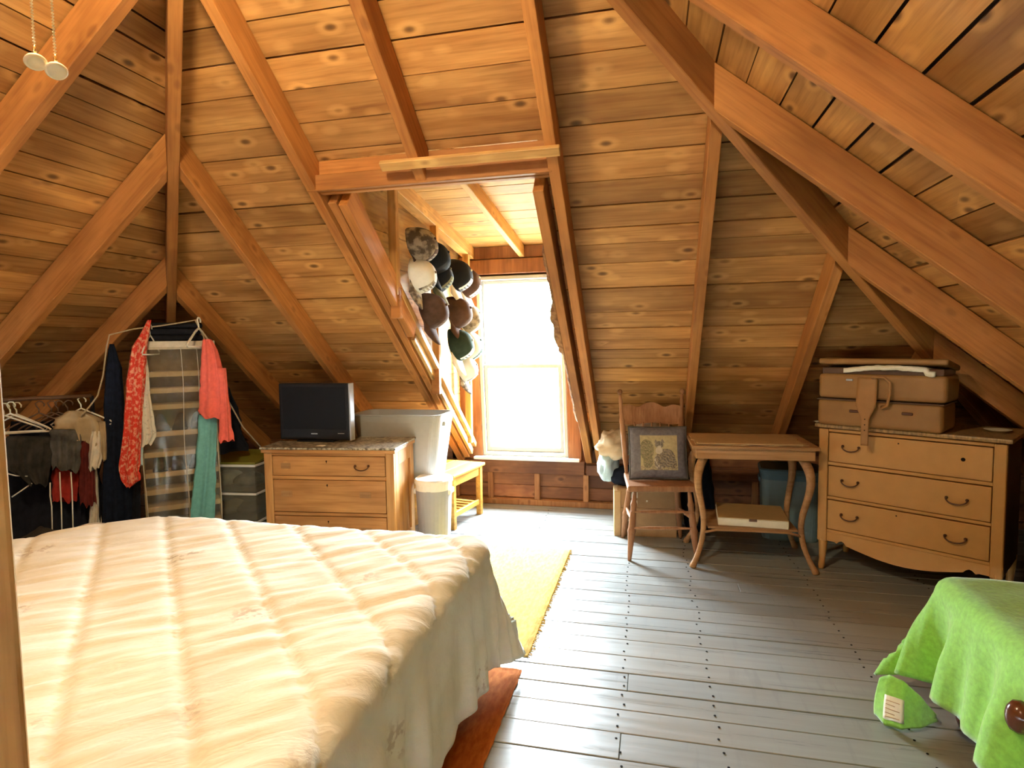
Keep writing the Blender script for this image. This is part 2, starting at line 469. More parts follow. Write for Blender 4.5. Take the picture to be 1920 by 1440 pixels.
lreg = clip(clip(tri, 0, -1, -HY), 1, 0, HX0)
rreg = clip(clip(tri, 0, -1, -HY), -1, 0, -HX1)
def seams_between(S, zt, zb): return [min(zt, S[0])]+[z for z in S if zb < z < zt]+[zb]
zHY = BB-TB*HY
slope_boards('B', [topreg, lreg, rreg], backS, .0075)
slope_boards('L', [[(APX, YREAR), (APX, APY), (SL_E, BK_E), (SL_E, YREAR)]], leftS, .008, joint=True)
slope_boards('R', [[(APX, YREAR), (SR_E, YREAR), (SR_E, BK_E), (APX, APY)]], rightS, .0095)
# roof deck (felt) behind the boards
def deck(kind, regs, th=.05, off=.03):
    o, u, v, n = slope_frame(kind)
    for reg in regs:
        z = {'B': lambda x, y: BB-TB*y, 'L': lambda x, y: BL+TB*x, 'R': lambda x, y: BR-TB*x}[kind]
        ceil_mb.prism([Vector((x, y, z(x, y)))+n*off for x, y in reg], n*th)
deck('B', [topreg, lreg, rreg]); deck('L', [[(APX, YREAR), (APX, APY), (SL_E, BK_E), (SL_E, YREAR)]])
deck('R', [[(APX, YREAR), (SR_E, YREAR), (SR_E, BK_E), (APX, APY)]])
dk = O('roof_deck', ceil_mb, 'deck_felt', ceiling)

def beam(name, p0, p1, width, depth, mat='rafter_wood', parent=None, side=None, over=0.0, cut=None):
    """p0->p1 is the centre line of the underside; depth goes up at right angles; grain along local x;
    cut=(a, b, c): the upper end is mitred to the vertical plane a*x+b*y=c"""
    p0, p1 = Vector(p0), Vector(p1); u = (p1-p0); L = u.length; u.normalize()
    s = Vector(side) if side else Vector((0, 0, 1)).cross(u)
    s.normalize(); n = u.cross(s).normalized()
    if n.z < 0: n = -n; s = -s
    M = Matrix((u, s, n)).transposed().to_4x4(); M.translation = p0
    bm = bmesh.new(); bmesh.ops.create_cube(bm, size=1)
    for v in bm.verts:
        up_ = v.co.x < 0; ss = v.co.y*width; nn = (v.co.z+.5)*depth
        if up_ and cut:
            q = p0+s*ss+n*nn
            uu = (cut[2]-cut[0]*q.x-cut[1]*q.y)/(cut[0]*u.x+cut[1]*u.y)
        else: uu = -over if up_ else L+over
        v.co = Vector((uu, ss, nn))
    bmesh.ops.bevel(bm, geom=bm.edges[:], offset=.003, segments=1, affect='EDGES')
    bm.verts.index_update()
    mb = MB().add([v.co for v in bm.verts], [[v.index for v in f.verts] for f in bm.faces]); bm.free()
    return O(name, mb, mat, parent or ceiling, matrix=M)
HCL, HCR, HO = APX+APY, APY-APX, .027*math.sqrt(2)
zb_ = lambda y: ZB-TB*y
# hips
hl = Vector((APX, APY, zb_(APY)-.002)); 
dl = Vector((-1, 1, -TB)); dr = Vector((1, 1, -TB))
beam('hip_rafter', hl+dl*.05, hl+dl*(BK_E-APY-.10), .052, .20)
beam('hip_rafter', hl+dr*.05, hl+dr*(BK_E-APY-.10), .052, .20)
beam('ridge_beam', (APX, YREAR, ZL+TB*APX-.02), (APX, APY+.03, ZL+TB*APX-.02), .045, .2)
# back slope rafters: (x centre, y of upper end)
for xc, kind in ((-3.505, 'j'), (-2.895, 'j'), (-2.235, 'j'), (-1.605, 'c'), (-1.041, 'h'), (-.425, 'c'), (.235, 'j'), (.85, 'j'), (1.48, 'j')):
    y0 = APY+abs(xc-APX)+.06
    y1 = 2.625 if kind == 'h' else YK+.02
    beam('rafter', (xc, y0, zb_(y0)), (xc, y1, zb_(y1)), .05, .138, cut=(1, 1, HCL+HO) if xc < APX else (-1, 1, HCR+HO))
# left slope rafters
for yc in (-2.5, -1.3, -.68, -.06, .56, 1.19, 1.825, 2.485, 3.075, 3.72):
    x1 = APX if yc < APY else APX-(yc-APY)
    x1 -= .02; x0 = APX-3.57
    beam('rafter', (x1, yc, ZL+TB*x1), (x0, yc, ZL+TB*x0), .05, .138, cut=(1, 1, HCL-HO) if yc > APY else (1, 0, APX-.023))
for yc in (-2.5, -1.3, -.68, -.06, .56, 1.19, 1.82, 2.46, 3.115, 3.72):
    x1 = APX if yc < APY else APX+(yc-APY)
    x1 += .02; x0 = APX+3.57
    beam('rafter', (x1, yc, ZR-TB*x1), (x0, yc, ZR-TB*x0), .05, .138, cut=(-1, 1, HCR-HO) if yc > APY else (1, 0, APX+.023))

# ------------------------------------------------------------------ floor
floor = O('floor', MB().box(SL_E+.1, SR_E-.1, YREAR, YK+.2, -.08, -.024), 'deck_felt')
tag(floor, 'worn grey painted plank floor running under the beds', 'floor', kind='structure')
seams = [4.80, 4.61, 4.482, 4.356, 4.23, 4.112, 3.956, 3.832, 3.696, 3.587, 3.435, 3.31, 3.175, 3.039, 2.91, 2.781, 2.662, 2.521, 2.386, 2.26]
while seams[-1] > -.6: seams.append(seams[-1]-random.uniform(.122, .138))
nails = MB()
joint = {18: -.10, 21: -.11, 5: -1.2, 10: .45, 14: 1.3, 25: .4, 28: -.6, 8: -2.2, 12: -2.6}
for k in range(len(seams)-1):
    y1, y0 = seams[k], seams[k+1]
    g = .0018 if k != 18 else .004
    xs = [SL_E+.1]+([joint[k]] if k in joint else [])+[SR_E-.1]
    for a_, b_ in zip(xs, xs[1:]):
        cx, cy = (a_+b_)/2, (y0+y1)/2; dz = random.uniform(-.0012, .0012)
        mb = MB().bbox(a_-cx+.0008, b_-cx-.0008, y0-cy+g, y1-cy-g, -.022, 0, .002, 1)
        O('floor_board', mb, 'floor_paint', floor, matrix=Matrix.Translation((cx, cy, dz)))
    for nx in (-.77, -.12, .22, .85, 1.46):
        for ny in (.25, .75):
            px = nx+random.uniform(-.012, .012)+(y0-2.2)*(-.02); pyy = y0+(y1-y0)*ny
            if -1.2 < nx and .9 < pyy < 4.7: nails.lathe([(.0045, .0008), (.0045, .0022)], (px, pyy, .0), 6)
for i in range(0): pass
no_ = O('nail_heads', nails, 'dark_hole', floor); no_['kind'] = 'stuff'

# ------------------------------------------------------------------ back wall: knee wall and dormer front with window
wall_back = O('wall_back', MB().box(SL_E+.1, HX0-.0, YK+.055, YK+.075, 0, .56).box(HX1, SR_E-.1, YK+.055, YK+.075, 0, .56)
              .box(HX0, HX1, YK+.055, YK+.075, 0, .36), 'knee_wood')
tag(wall_back, 'low dark plank wall with studs under the dormer window', 'wall', kind='structure')
for (xa, xb) in ((SL_E+.1, -3.4), (-3.39, -1.345), (-1.345, -.945), (-.945, -.54), (-.54, .30), (.305, SR_E-.1)):
    zs = [0.05, .155+random.uniform(-.02, .02), .268, .36]
    if xb < -1.4 or xa > -.55: zs.append(.47)
    for z0, z1 in zip(zs, zs[1:]):
        cx, cz = (xa+xb)/2, (z0+z1)/2
        O('wall_plank', MB().bbox(xa-cx+.002, xb-cx-.002, -.011, .011, z0-cz+.0015, z1-cz-.0015, .002, 1), 'knee_wood', wall_back,
          matrix=Matrix.Translation((cx, YK+.042+random.uniform(-.003, .003), cz)))
for xc in (-4.0, -3.4, -2.8, -2.2, -1.65, -1.346, -.945, -.54, .12, .75, 1.4):
    O('wall_stud', MB().bbox(-.022, .022, -.02, .02, .045, .268, .003, 1), 'knee_stud', wall_back, matrix=Matrix.Translation((xc, YK+.01, 0)))
O('wall_plate', MB().bbox(SL_E+.12, SR_E-.12, -.03, .03, 0, .046, .003, 1), 'knee_stud', wall_back, matrix=Matrix.Translation((0, YK+.005, 0)))
for xa, xb in ((SL_E+.12, -1.64), (-.535, SR_E-.12)):
    O('wall_plate', MB().bbox(xa, xb, -.025, .03, .268, .352, .003, 1), 'knee_wood', wall_back, matrix=Matrix.Translation((0, YK, 0)))
O('apron_board', MB().bbox(-.42, .43, -.012, .012, .268, .382, .003, 1), 'knee_wood', wall_back, matrix=Matrix.Translation((-.98, YK-.012, 0)))
shear = lambda x, z: x-.026*(z-.41)
def sbox(mb, x0, x1, y0, y1, z0, z1, r=.004):
    n0 = len(mb.v); mb.bbox(x0, x1, y0, y1, z0, z1, r, 1)
    for i in range(n0, len(mb.v)):
        x, y, z = mb.v[i]; mb.v[i] = (shear(x, z), y, z)
    return mb
# outer skin of the dormer front round the window
O('dormer_front', sbox(sbox(sbox(MB(), -1.70, -1.405, YK+.055, YK+.08, .36, 2.30, .001), -.680, -.40, YK+.055, YK+.08, .36, 2.30, .001),
  -1.405, -.68, YK+.055, YK+.08, 1.90, 2.30, .001), 'knee_wood', wall_back)
O('casing_board', sbox(MB(), -1.535, -1.405, YK-.012, YK+.03, .385, 1.945), 'casing_wood', wall_back)
O('casing_board', sbox(MB(), -.680, -.575, YK-.012, YK+.03, .385, 1.945), 'casing_wood', wall_back)
O('casing_board', sbox(MB(), -1.56, -.48, YK-.016, YK+.03, 1.915, 2.035), 'casing_wood', wall_back)
O('header_board', MB().bbox(-.55, .55, -.012, .02, 2.04, 2.14, .003, 1), 'casing_wood', wall_back, matrix=Matrix.Translation((-1.05, YK+.01, 0)))
O('casing_board', MB().bbox(-1.60, -1.54, YK-.02, YK+.03, .385, 2.06, .003, 1), 'casing_wood', wall_back)
# window
win = T('window_1', 'white vinyl double hung window glowing with daylight in the dormer', 'window', (-1.045, YK+.02, .39)); win['kind'] = 'structure'
IW = Matrix.Translation((1.045, -YK-.02, -.39))
def W(name, mb, mat, par=None):
    o = O(name, mb, mat, par or win)
    if par is None: o.matrix_local = IW
    return o
fr = MB()
for a_ in ((-1.405, -1.372, .41, 1.90), (-.713, -.680, .41, 1.90), (-1.3725, -.7125, 1.868, 1.90), (-1.3725, -.7125, .41, .44)):
    sbox(fr, a_[0], a_[1], YK-.005, YK+.09, a_[2], a_[3])
W('window_frame', fr, 'vinyl_white')
up = MB()
for a_ in ((-1.3715, -1.345, 1.14, 1.8675), (-.740, -.7135, 1.14, 1.8675), (-1.3455, -.7395, 1.838, 1.8675), (-1.3455, -.7395, 1.14, 1.172)):
    sbox(up, a_[0], a_[1], YK+.052, YK+.08, a_[2], a_[3])
us = W('upper_sash', up, 'vinyl_white')
lo = MB()
for a_ in ((-1.3715, -1.338, .4405, 1.172), (-.747, -.7135, .4405, 1.172), (-1.3385, -.7465, 1.138, 1.172), (-1.3385, -.7465, .4405, .482)):
    sbox(lo, a_[0], a_[1], YK+.015, YK+.045, a_[2], a_[3])
sbox(lo, -1.07, -1.02, YK+.008, YK+.02, 1.168, 1.182)
ls = W('lower_sash', lo, 'vinyl_white')
W('pane', sbox(MB(), -1.345, -.740, YK+.064, YK+.068, 1.172, 1.838, .0005), 'window_glass')
W('pane', sbox(MB(), -1.338, -.747, YK+.028, YK+.032, .482, 1.138, .0005), 'window_glass')
W('window_sill', MB().bbox(-1.47, -.585, YK-.075, YK+.05, .383, .405, .006, 2), 'sill_white')

# ------------------------------------------------------------------ dormer
zd = lambda y: 2.045+.13*(YK-y)            # underside of dormer rafters
wl = T('wall_dormer_left', 'left dormer cheek of sheathing boards and studs hung with caps', 'wall'); wl['kind'] = 'structure'
# left cheek sheathing boards (horizontal rows clipped to the cheek)
cheek = [(2.40, 2.46), (YK+.05, zd(YK)+.10), (YK+.05, .36), (4.9, .40)]
cheek = [(2.44, zd(2.44)+.09), (YK+.05, zd(YK+.05)+.09), (YK+.05, .50), (4.72, .62)]
z = .45
while z < 2.5:
    h = random.uniform(.15, .20)
    p = clip(clip(cheek, 0, 1, z+h-.003), 0, -1, -z)
    if len(p) >= 3:
        cy = sum(q[0] for q in p)/len(p); cz = sum(q[1] for q in p)/len(p)
        M = Matrix(((0, 0, -1), (1, 0, 0), (0, 1, 0))).to_4x4(); M.translation = (-1.592+random.uniform(0, .003), cy, cz)
        O('sheathing_board', MB().prism([(q[0]-cy, q[1]-cz, 0) for q in p], (0, 0, .02)), 'dormer_wood', wl, matrix=M)
    z += h
O('cheek_felt', MB().prism([(-1.618, q[0], q[1]) for q in [(2.5, 2.48), (4.9, 2.2), (4.9, .36), (4.75, .56)]], (-.02, 0, 0)), 'deck_felt', wl)
for yc, zt in ((3.28, 1.47), (3.945, .94), (4.66, .46)):
    z0 = zb_(yc)+.07; z1 = zd(yc)+.02
    M = Matrix(((0, 0, 1), (0, 1, 0), (-1, 0, 0))).to_4x4()
    O('cheek_stud', MB().bbox(-1.505, -1.455, yc-.022, yc+.022, z0, z1, .003, 1), 'post_wood', wl)
y0, y1 = 2.68, YK
beam('cheek_top_plate', (-1.495, y1, zd(y1)), (-1.495, y0, zd(y0)), .08, .1, 'dormer_wood', wl)
beam('trimmer', (-1.541, 2.70, zb_(2.70)+.012), (-1.541, YK-.03, zb_(YK-.03)+.012), .046, .125, 'rafter_wood', wl)
beam('trimmer', (-1.485, 2.70, zb_(2.70)-.0), (-1.485, 3.50, zb_(3.50)-.0), .046, .138, 'rafter_wood', wl)
beam('sloped_plate', (-1.480, 3.30, zb_(3.30)+.105), (-1.480, YK-.03, zb_(YK-.03)+.105), .046, .04, 'dormer_wood', wl)
beam('nailing_strip', (-1.497, 3.56, zb_(3.56)+.03), (-1.497, YK-.05, zb_(YK-.05)+.03), .025, .05, 'dormer_wood', wl)
for yc in (3.30, 3.93):
    O('cripple_block', MB().bbox(-1.51, -1.452, yc-.026, yc+.018, zb_(yc)-.05, zb_(yc)+.13, .003, 1), 'rafter_wood', wl)
wr = T('wall_dormer_right', 'right dormer cheek hidden behind a trimmer rafter with ragged edge shaped after window glare', 'wall'); wr['kind'] = 'structure'
z = .45
cheekr = [(2.44, zd(2.44)+.09), (YK+.05, zd(YK+.05)+.09), (YK+.05, .50), (4.72, .62)]
while z < 2.5:
    h = random.uniform(.15, .20)
    p = clip(clip(cheekr, 0, 1, z+h-.003), 0, -1, -z)
    if len(p) >= 3:
        cy = sum(q[0] for q in p)/len(p); cz = sum(q[1] for q in p)/len(p)
        M = Matrix(((0, 0, 1), (1, 0, 0), (0, 1, 0))).to_4x4(); M.translation = (-.495, cy, cz)
        O('sheathing_board', MB().prism([(q[0]-cy, q[1]-cz, 0) for q in p], (0, 0, .02)), 'dormer_wood', wr, matrix=M)
    z += h
O('cheek_felt', MB().prism([(-.468, q[0], q[1]) for q in [(2.5, 2.48), (4.9, 2.2), (4.9, .36), (4.75, .56)]], (.02, 0, 0)), 'deck_felt', wr)
beam('trimmer', (-.512, 2.70, zb_(2.70)-.004), (-.512, YK-.03, zb_(YK-.03)-.004), .05, .138, 'rafter_wood', wr)
# window glare along the trimmer, modelled as a ragged rim
bk = MB(); rows = []
N = 46
for i in range(N+1):
    y = 2.98+(4.30-2.98)*i/N; zc = zb_(y)
    e = .012+.030*max(0, nz(i*.23, 3.1))*(1 if i < 25 else .45)+.010*abs(nz(i*.9, 1.7)) + (.02 if 12 < i < 24 else 0)
    if i in (0, N): e = .002
    rows.append([(-.537, y, zc-.004), (-.537-e, y, zc+.012), (-.537-e*.8, y, zc+.05), (-.537, y, zc+.08)])
vs = [p for r_ in rows for p in r_]
fs = [(i*4+k, i*4+k+1, (i+1)*4+k+1, (i+1)*4+k) for i in range(N) for k in range(3)]
bk.add(vs, fs); O('glare_edge', bk, 'glare_edge_wood', wr, smooth=True)
# dormer ceiling
dc = T('ceiling_dormer', 'sunlit board ceiling of the dormer with one middle rafter', 'ceiling'); dc['kind'] = 'structure'
ang = math.atan(.13); cd, sd = math.cos(ang), math.sin(ang)
y = YK+.06
while y > 2.50:
    h = random.choice((.10, .12, .14, .16)); ya = max(2.47, y-h)
    M = Matrix(((1, 0, 0), (0, cd, sd), (0, -sd, cd))).to_4x4()
    yc = (y+ya)/2; L = (y-ya)/cd
    M.translation = (-1.048, yc, zd(yc)+.096+random.uniform(0, .003))
    O('ceiling_board', MB().bbox(-.555, .555, -L/2+.0015, L/2-.0015, 0, .02, .0015, 1), 'dormer_wood', dc, matrix=M)
    y = ya
O('deck', MB().prism([(-1.65, 2.47, zd(2.47)+.125), (-1.65, 5.0, zd(5.0)+.125), (-.43, 5.0, zd(5.0)+.125), (-.43, 2.47, zd(2.47)+.125)], (0, 0, .03)), 'deck_felt', dc)
beam('dormer_rafter', (-1.05, YK-.0, zd(YK)), (-1.05, 2.70, zd(2.70)), .042, .095, 'dormer_wood', dc)
# header across the opening
hd = T('trim_1', 'doubled pine header beam across the top of the dormer opening', 'beam', (-1.03, 2.66, 2.09)); hd['kind'] = 'structure'
O('header_beam', MB().bbox(-.60, .595, -.035, .0, 0, .075, .003, 1), 'rafter_wood', hd)
O('header_beam', MB().bbox(-.60, .595, .002, .04, -.004, .15, .003, 1), 'rafter_wood', hd)
beam('cross_strip', (-1.20, 2.535, zb_(2.535)-.024), (-.385, 2.535, zb_(2.535)-.024), .045, .022, 'dormer_wood', ceiling, side=(0, 1, -TB))

# ------------------------------------------------------------------ knee walls at the sides and the rear gable (behind the camera)
for nm, x, lab in (('wall_left', APX-3.59, 'low plank knee wall at the left eaves behind the clothes'), ('wall_right', APX+3.57, 'low plank knee wall at the right eaves behind the green bed')):
    wv = O(nm, MB().box(x-.01, x+.01, YREAR, YK+.2, -.03, .56), 'knee_wood'); tag(wv, lab, 'wall', kind='structure')
wv = O('wall_rear', MB().prism([(SL_E, YREAR, 0), (SR_E, YREAR, 0), (SR_E, YREAR, .45), (APX, YREAR, APZ), (SL_E, YREAR, .45)], (0, -.05, 0)), 'roof_board')
tag(wv, 'board gable wall behind the viewer', 'wall', kind='structure')

# ------------------------------------------------------------------ post at the left edge of the picture
th_ = R(56); lx_ = Vector((math.cos(th_), math.sin(th_), 0)); ln_ = Vector((math.sin(th_), -math.cos(th_), 0))
p = O('support_post', MB().bbox(-.045, .045, -.045, .045, 0, 2.92, .006, 2), 'post_wood')
p.location = Vector((-.757, .55, 0))-lx_*.045-ln_*.045; p.rotation_euler = (0, 0, th_)
tag(p, 'square pine support post close to the camera beside the bed', 'post')
rgm = MATS['lamp_glass'].copy(); MATS['rear_fill_glass'] = rgm
rgm.node_tree.nodes['Principled BSDF'].inputs['Emission Strength'].default_value = REAR_FILL_W
# ------------------------------------------------------------------ ceiling fan with the lamp (just above the picture) and its pull chains
FX, FY = -1.015, .846
fan = T('ceiling_fan', 'ceiling fan with warm lamp globe under the ridge above the bed', 'ceiling fan', (FX, FY, 0))
O('down_rod', MB().lathe([(.013, 3.000), (.013, 3.17)], n=10), 'fan_white', fan, True)
O('motor_housing', MB().lathe([(.02, 2.820), (.10, 2.840), (.12, 2.900), (.11, 2.970), (.05, 3.020), (.015, 3.040)], n=20), 'fan_white', fan, True)
for k in range(5):
    a = 2*math.pi*k/5+.3
    M = Matrix.Rotation(a, 4, 'Z') @ Matrix.Rotation(R(10), 4, 'X'); M.translation = (0, 0, 2.880)
    O('blade', MB().prism([(.10, -.03, 0), (.2, -.055, 0), (.56, -.065, 0), (.60, -.03, 0), (.60, .03, 0), (.56, .065, 0), (.2, .055, 0), (.10, .03, 0)], (0, 0, .008)), 'dark_red_wood', fan, matrix=M)
O('lamp_fitter', MB().lathe([(.05, 2.820), (.06, 2.780), (.055, 2.755)], n=18), 'fan_white', fan, True)
O('lamp_globe', MB().lathe([(.045, 2.755), (.085, 2.720), (.10, 2.670), (.085, 2.620), (.045, 2.585), (.005, 2.575)], n=20), 'lamp_glass', fan, True)
for px, py, lab in ((66, 113, 'ivory disc pull on a beaded chain, the left and higher of two'), (105, 130, 'ivory disc pull on a beaded chain, the right and lower of two')):
    v = ray(px, py); t_ = FY/v.y if px < 90 else (FY+.02)/v.y
    P = Vector((0, 0, H))+v*t_
    pc = T('pull_chain', lab, 'pull chain', P, 0, 'fan pull chains')
    bd = MB(); z = .016
    while P.z+z < 2.72:
        bd.lathe([(.001, -.0022), (.0027, 0), (.001, .0022)], (0, 0, z), 6); z += .0052
    bd.tube([(0, 0, .012), (0, 0, 2.72-P.z)], .0006, 4)
    O('bead_chain', bd, 'ivory', pc, True)
    disc = MB().lathe([(.004, -.0035), (.0195, -.0035), (.0215, 0), (.0195, .0035), (.016, .0045), (.015, .0032), (.003, .0032)], n=22)
    o = O('disc', disc, 'ivory', pc, True)
    o.rotation_mode = 'QUATERNION'; o.rotation_quaternion = Vector((.45, -.22, -.87) if px < 90 else (.5, -.3, -.8)).to_track_quat('Z', 'Y'); o.location = (.003, -.002, -.004); o.scale = (.80, .80, .9)
    O('ferrule', MB().lathe([(.0025, .012), (.003, .018), (.0022, .026)], n=8), 'brass', pc, True)

rl = T('added_fill_lamp', 'added warm globe lamp behind the viewer as fill light', 'lamp', (-.40, -.95, 0))  # added lamp, brightens the post and room from behind the viewer
O('lamp_cord', MB().tube([(0, 0, 2.52), (0, 0, 2.86)], .004, 6), 'fan_white', rl, True)
O('lamp_holder', MB().lathe([(.03, 2.48), (.035, 2.51), (.02, 2.53)], n=14), 'fan_white', rl, True)
O('lamp_globe', MB().lathe([(.03, 2.48), (.085, 2.45), (.10, 2.40), (.085, 2.35), (.045, 2.315), (.005, 2.305)], n=20), 'rear_fill_glass', rl, True)
# ------------------------------------------------------------------ queen bed under the quilt
bed = T('bed', 'queen bed hidden beneath the pale quilt', 'bed', (-1.6, 1.46, 0))
O('mattress', MB().bbox(-.90, .90, -.72, .70, .30, .575, .06, 4), 'cream_cloth', bed, True)
O('box_spring', MB().bbox(-.88, .88, -.70, .68, .10, .295, .02, 2), 'grey_border', bed)
for sx in (-.8, .8):
    for sy in (-.6, .6): O('leg', MB().lathe([(.03, 0), (.03, .10)], (sx, sy, 0), 12), 'dark_red_wood', bed)
def drape(u, v, x0, x1, y0, y1, zt, r, drop, flare, wob, floor_z=.012, cfl=.30, cexp=.72):
    ox = (u-x1) if u > x1 else (u-x0 if u < x0 else 0.0)
    oy = (v-y1) if v > y1 else (v-y0 if v < y0 else 0.0)
    bx, by = min(max(u, x0), x1), min(max(v, y0), y1)
    h = math.hypot(ox, oy)
    if h < 1e-6: return Vector((bx, by, zt)), 0.0, Vector((0, 0, 1))
    n = Vector((ox/h, oy/h, 0)); corner = 2*abs(n.x*n.y)
    h *= (max(abs(ox), abs(oy))/h)**cexp
    fl = flare+cfl*corner
    q = r*math.pi/2
    if h < q:
        a = h/r; out, dn_ = r*math.sin(a), r*(1-math.cos(a)); nn = Vector((n.x*math.sin(a), n.y*math.sin(a), math.cos(a)))
    else:
        s = h-q; out = r+s*fl; dn_ = r+s*math.sqrt(max(.2, 1-fl*fl)); nn = n.copy()
        along = u if abs(n.y) > abs(n.x) else v
        out += wob*min(1, s/.3)*(nz(along*4.2, 1.3, zt)*1.2+.6*nz(along*11, 7.1)+.25*math.sin(along*38+4*nz(along*3, 2)))
    z = zt-dn_
    if z < floor_z: out += (floor_z-z)*.55; z = floor_z+.004*abs(nz(u*9, v*9))
    return Vector((bx+n.x*out, by+n.y*out, z)), h, nn
def make_quilt():
    x0, x1, y0, y1 = -2.46, -.70, .76, 2.17
    D = .56
    nu, nv = 190, 160
    def fn(a, b_):
        u = x0-.5+(x1+D-x0+.5)*a; v = y0-.45+(y1+D-y0+.45)*b_
        xx0 = x0+.50*max(0, min(1, (v-1.80)/.5))**1.5
        P, h, n = drape(u, v, xx0, x1, y0, y1, .60, .075, D, .015, .042)
        # diamond quilting and wrinkles
        amp = 0
        for s, L, ph in ((1, .228, .322), (-1, .46, .1)):
            c = (u+s*v)/math.sqrt(2)+.0035*math.sin((u-s*v)*75)
            t_ = abs(((c/L+ph+.5) % 1.0)-.5)*2      # 1 at seams
            amp -= (.009 if s == 1 else .005)*math.exp(-((1-t_)*L/2/.008)**2)
            amp += (.0030 if s == 1 else .002)*(1-t_*t_)
        q1, q2 = (u+v)*.7071, (u-v)*.7071
        wr_ = .0075*nz(q1*3.0, q2*15, 2.0)+.0065*nz(q1*6, q2*30, 5.0)+.005*nz(u*1.3, v*2.1, 9)
        if h < .12: P = P+n*(amp+wr_*1.1)
        else: P = P+n*(amp*.5+wr_*.4)
        # soft crown of the mattress, gentle dip near the right edge
        return P
    mb = MB().grid(fn, nu, nv)
    o = O('quilt', mb, 'quilt', None, True); solid(o, .012, -1)
    tag(o, 'pale cream quilted bedspread draped over the large bed', 'quilt')
make_quilt()

# ------------------------------------------------------------------ rugs
def rug(name, label, x0, x1, y0, y1, mat, th=.014, fringe=0):
    r_ = T(name, label, 'rug', ((x0+x1)/2, (y0+y1)/2, 0))
    w_, h_ = (x1-x0)/2, (y1-y0)/2
    def top(a, b_):
        x, y = -w_+2*w_*a, -h_+2*h_*b_
        e = min(a, 1-a, b_, 1-b_)
        j = .006*nz(x*22, y*22, 3) if e < .02 else 0
        return (x+j, y+j*.8, .003+th*min(1, e*30)+.002*nz(x*40, y*40))
    O('pile', MB().grid(top, 60, 80), mat, r_, True)
    O('backing', MB().bbox(-w_+.006, w_-.006, -h_+.006, h_-.006, .0008, .006, .001, 1), mat, r_)
    if fringe:
        fr_ = MB()
        y = -h_
        while y < h_:
            l_ = random.uniform(.008, .02)
            fr_.tube([(w_-.004, y, .006), (w_+l_, y+random.uniform(-.008, .008), .003)], .0022, 4); y += .014
        O('fringe', fr_, mat, r_, kind='stuff')
    return r_
rug('rug', 'shaggy yellow rug lying in the window light beside the bed', -1.35, -.525, 2.42, 3.775, 'yellow_rug', fringe=1)
rug('rug', 'flat orange rug half hidden under the quilt hem', -1.25, -.528, .70, 2.32, 'orange_rug', .008)

# ------------------------------------------------------------------ furniture helpers
def bail_pull(parent, x, y, z, wd=.075, mat='brass_dark', plate=False):
    """drawer handle: curved bail between two posts (front face is -y)"""
    h = MB()
    for s in (-1, 1): h.lathe([(.007, 0), (.008, -.006), (.005, -.014)], (x+s*wd/2, y, z), 8, axis='y')
    pts = []
    for k in range(13):
        t_ = math.pi*k/12
        pts.append((x-math.cos(t_)*wd/2*1.06, y-.013-.006*math.sin(t_), z-math.sin(t_)*.026))
    h.tube(pts, .0036, 7)
    return O('handle', h, mat, parent, True)
# left dresser ------------------------------------------------------
LD = T('dresser', 'light oak dresser with a granite patterned top behind the bed', 'dresser', (-2.392, 3.252, 0), math.atan2(.09, .834))
LW, LDp, LH = .845, .42, .72
fp = MB()
fp.bbox(0, .055, 0, .03, 0, LH-.035, .003, 1); fp.bbox(LW-.055, LW, 0, .03, 0, LH-.035, .003, 1)
O('stile', MB().bbox(0, .052, 0, .035, 0, LH-.035, .004, 1), 'dresser_oak_side', LD)
O('stile', MB().bbox(LW-.052, LW, 0, .035, 0, LH-.035, .004, 1), 'dresser_oak_side', LD)
for z0, z1 in ((LH-.055, LH-.035), (.515, .537), (.285, .305), (.06, .085)):
    O('rail', MB().bbox(.052, LW-.052, .004, .035, z0, z1, .002, 1), 'dresser_oak', LD)
O('back_panel', MB().box(.01, LW-.01, LDp-.012, LDp, .05, LH-.035), 'dresser_oak_side', LD)
O('bottom_panel', MB().box(.02, LW-.02, .03, LDp-.01, .06, .075), 'dresser_oak_side', LD)
for x0, x1 in ((0, .02), (LW-.02, LW)):
    sp = O('side_panel', MB().bbox((x0+.010 if x0 > .1 else x0+.014)-.008, (x1-.014 if x0 > .1 else x1-.010)+.0, .035, LDp, .03, LH-.035, .001, 1), 'dresser_oak_side', LD)
    xx = (x0, x0+.014) if x0 < .1 else (x1-.014, x1)
    for a_ in ((.035, .10, .0, LH-.035), (LDp-.075, LDp, 0, LH-.035), (.10, LDp-.075, LH-.125, LH-.035), (.10, LDp-.075, .03, .12)):
        O('frame_rail', MB().bbox(xx[0], xx[1], a_[0], a_[1], a_[2], a_[3], .002, 1), 'dresser_oak_side', sp)
O('dresser_top', MB().bbox(-.016, LW+.02, -.020, LDp+.01, LH-.013, LH, .005, 2), 'granite', LD)
O('top_moulding', MB().bbox(-.010, LW+.014, -.014, LDp, LH-.036, LH-.0135, .004, 2), 'dresser_oak', LD)
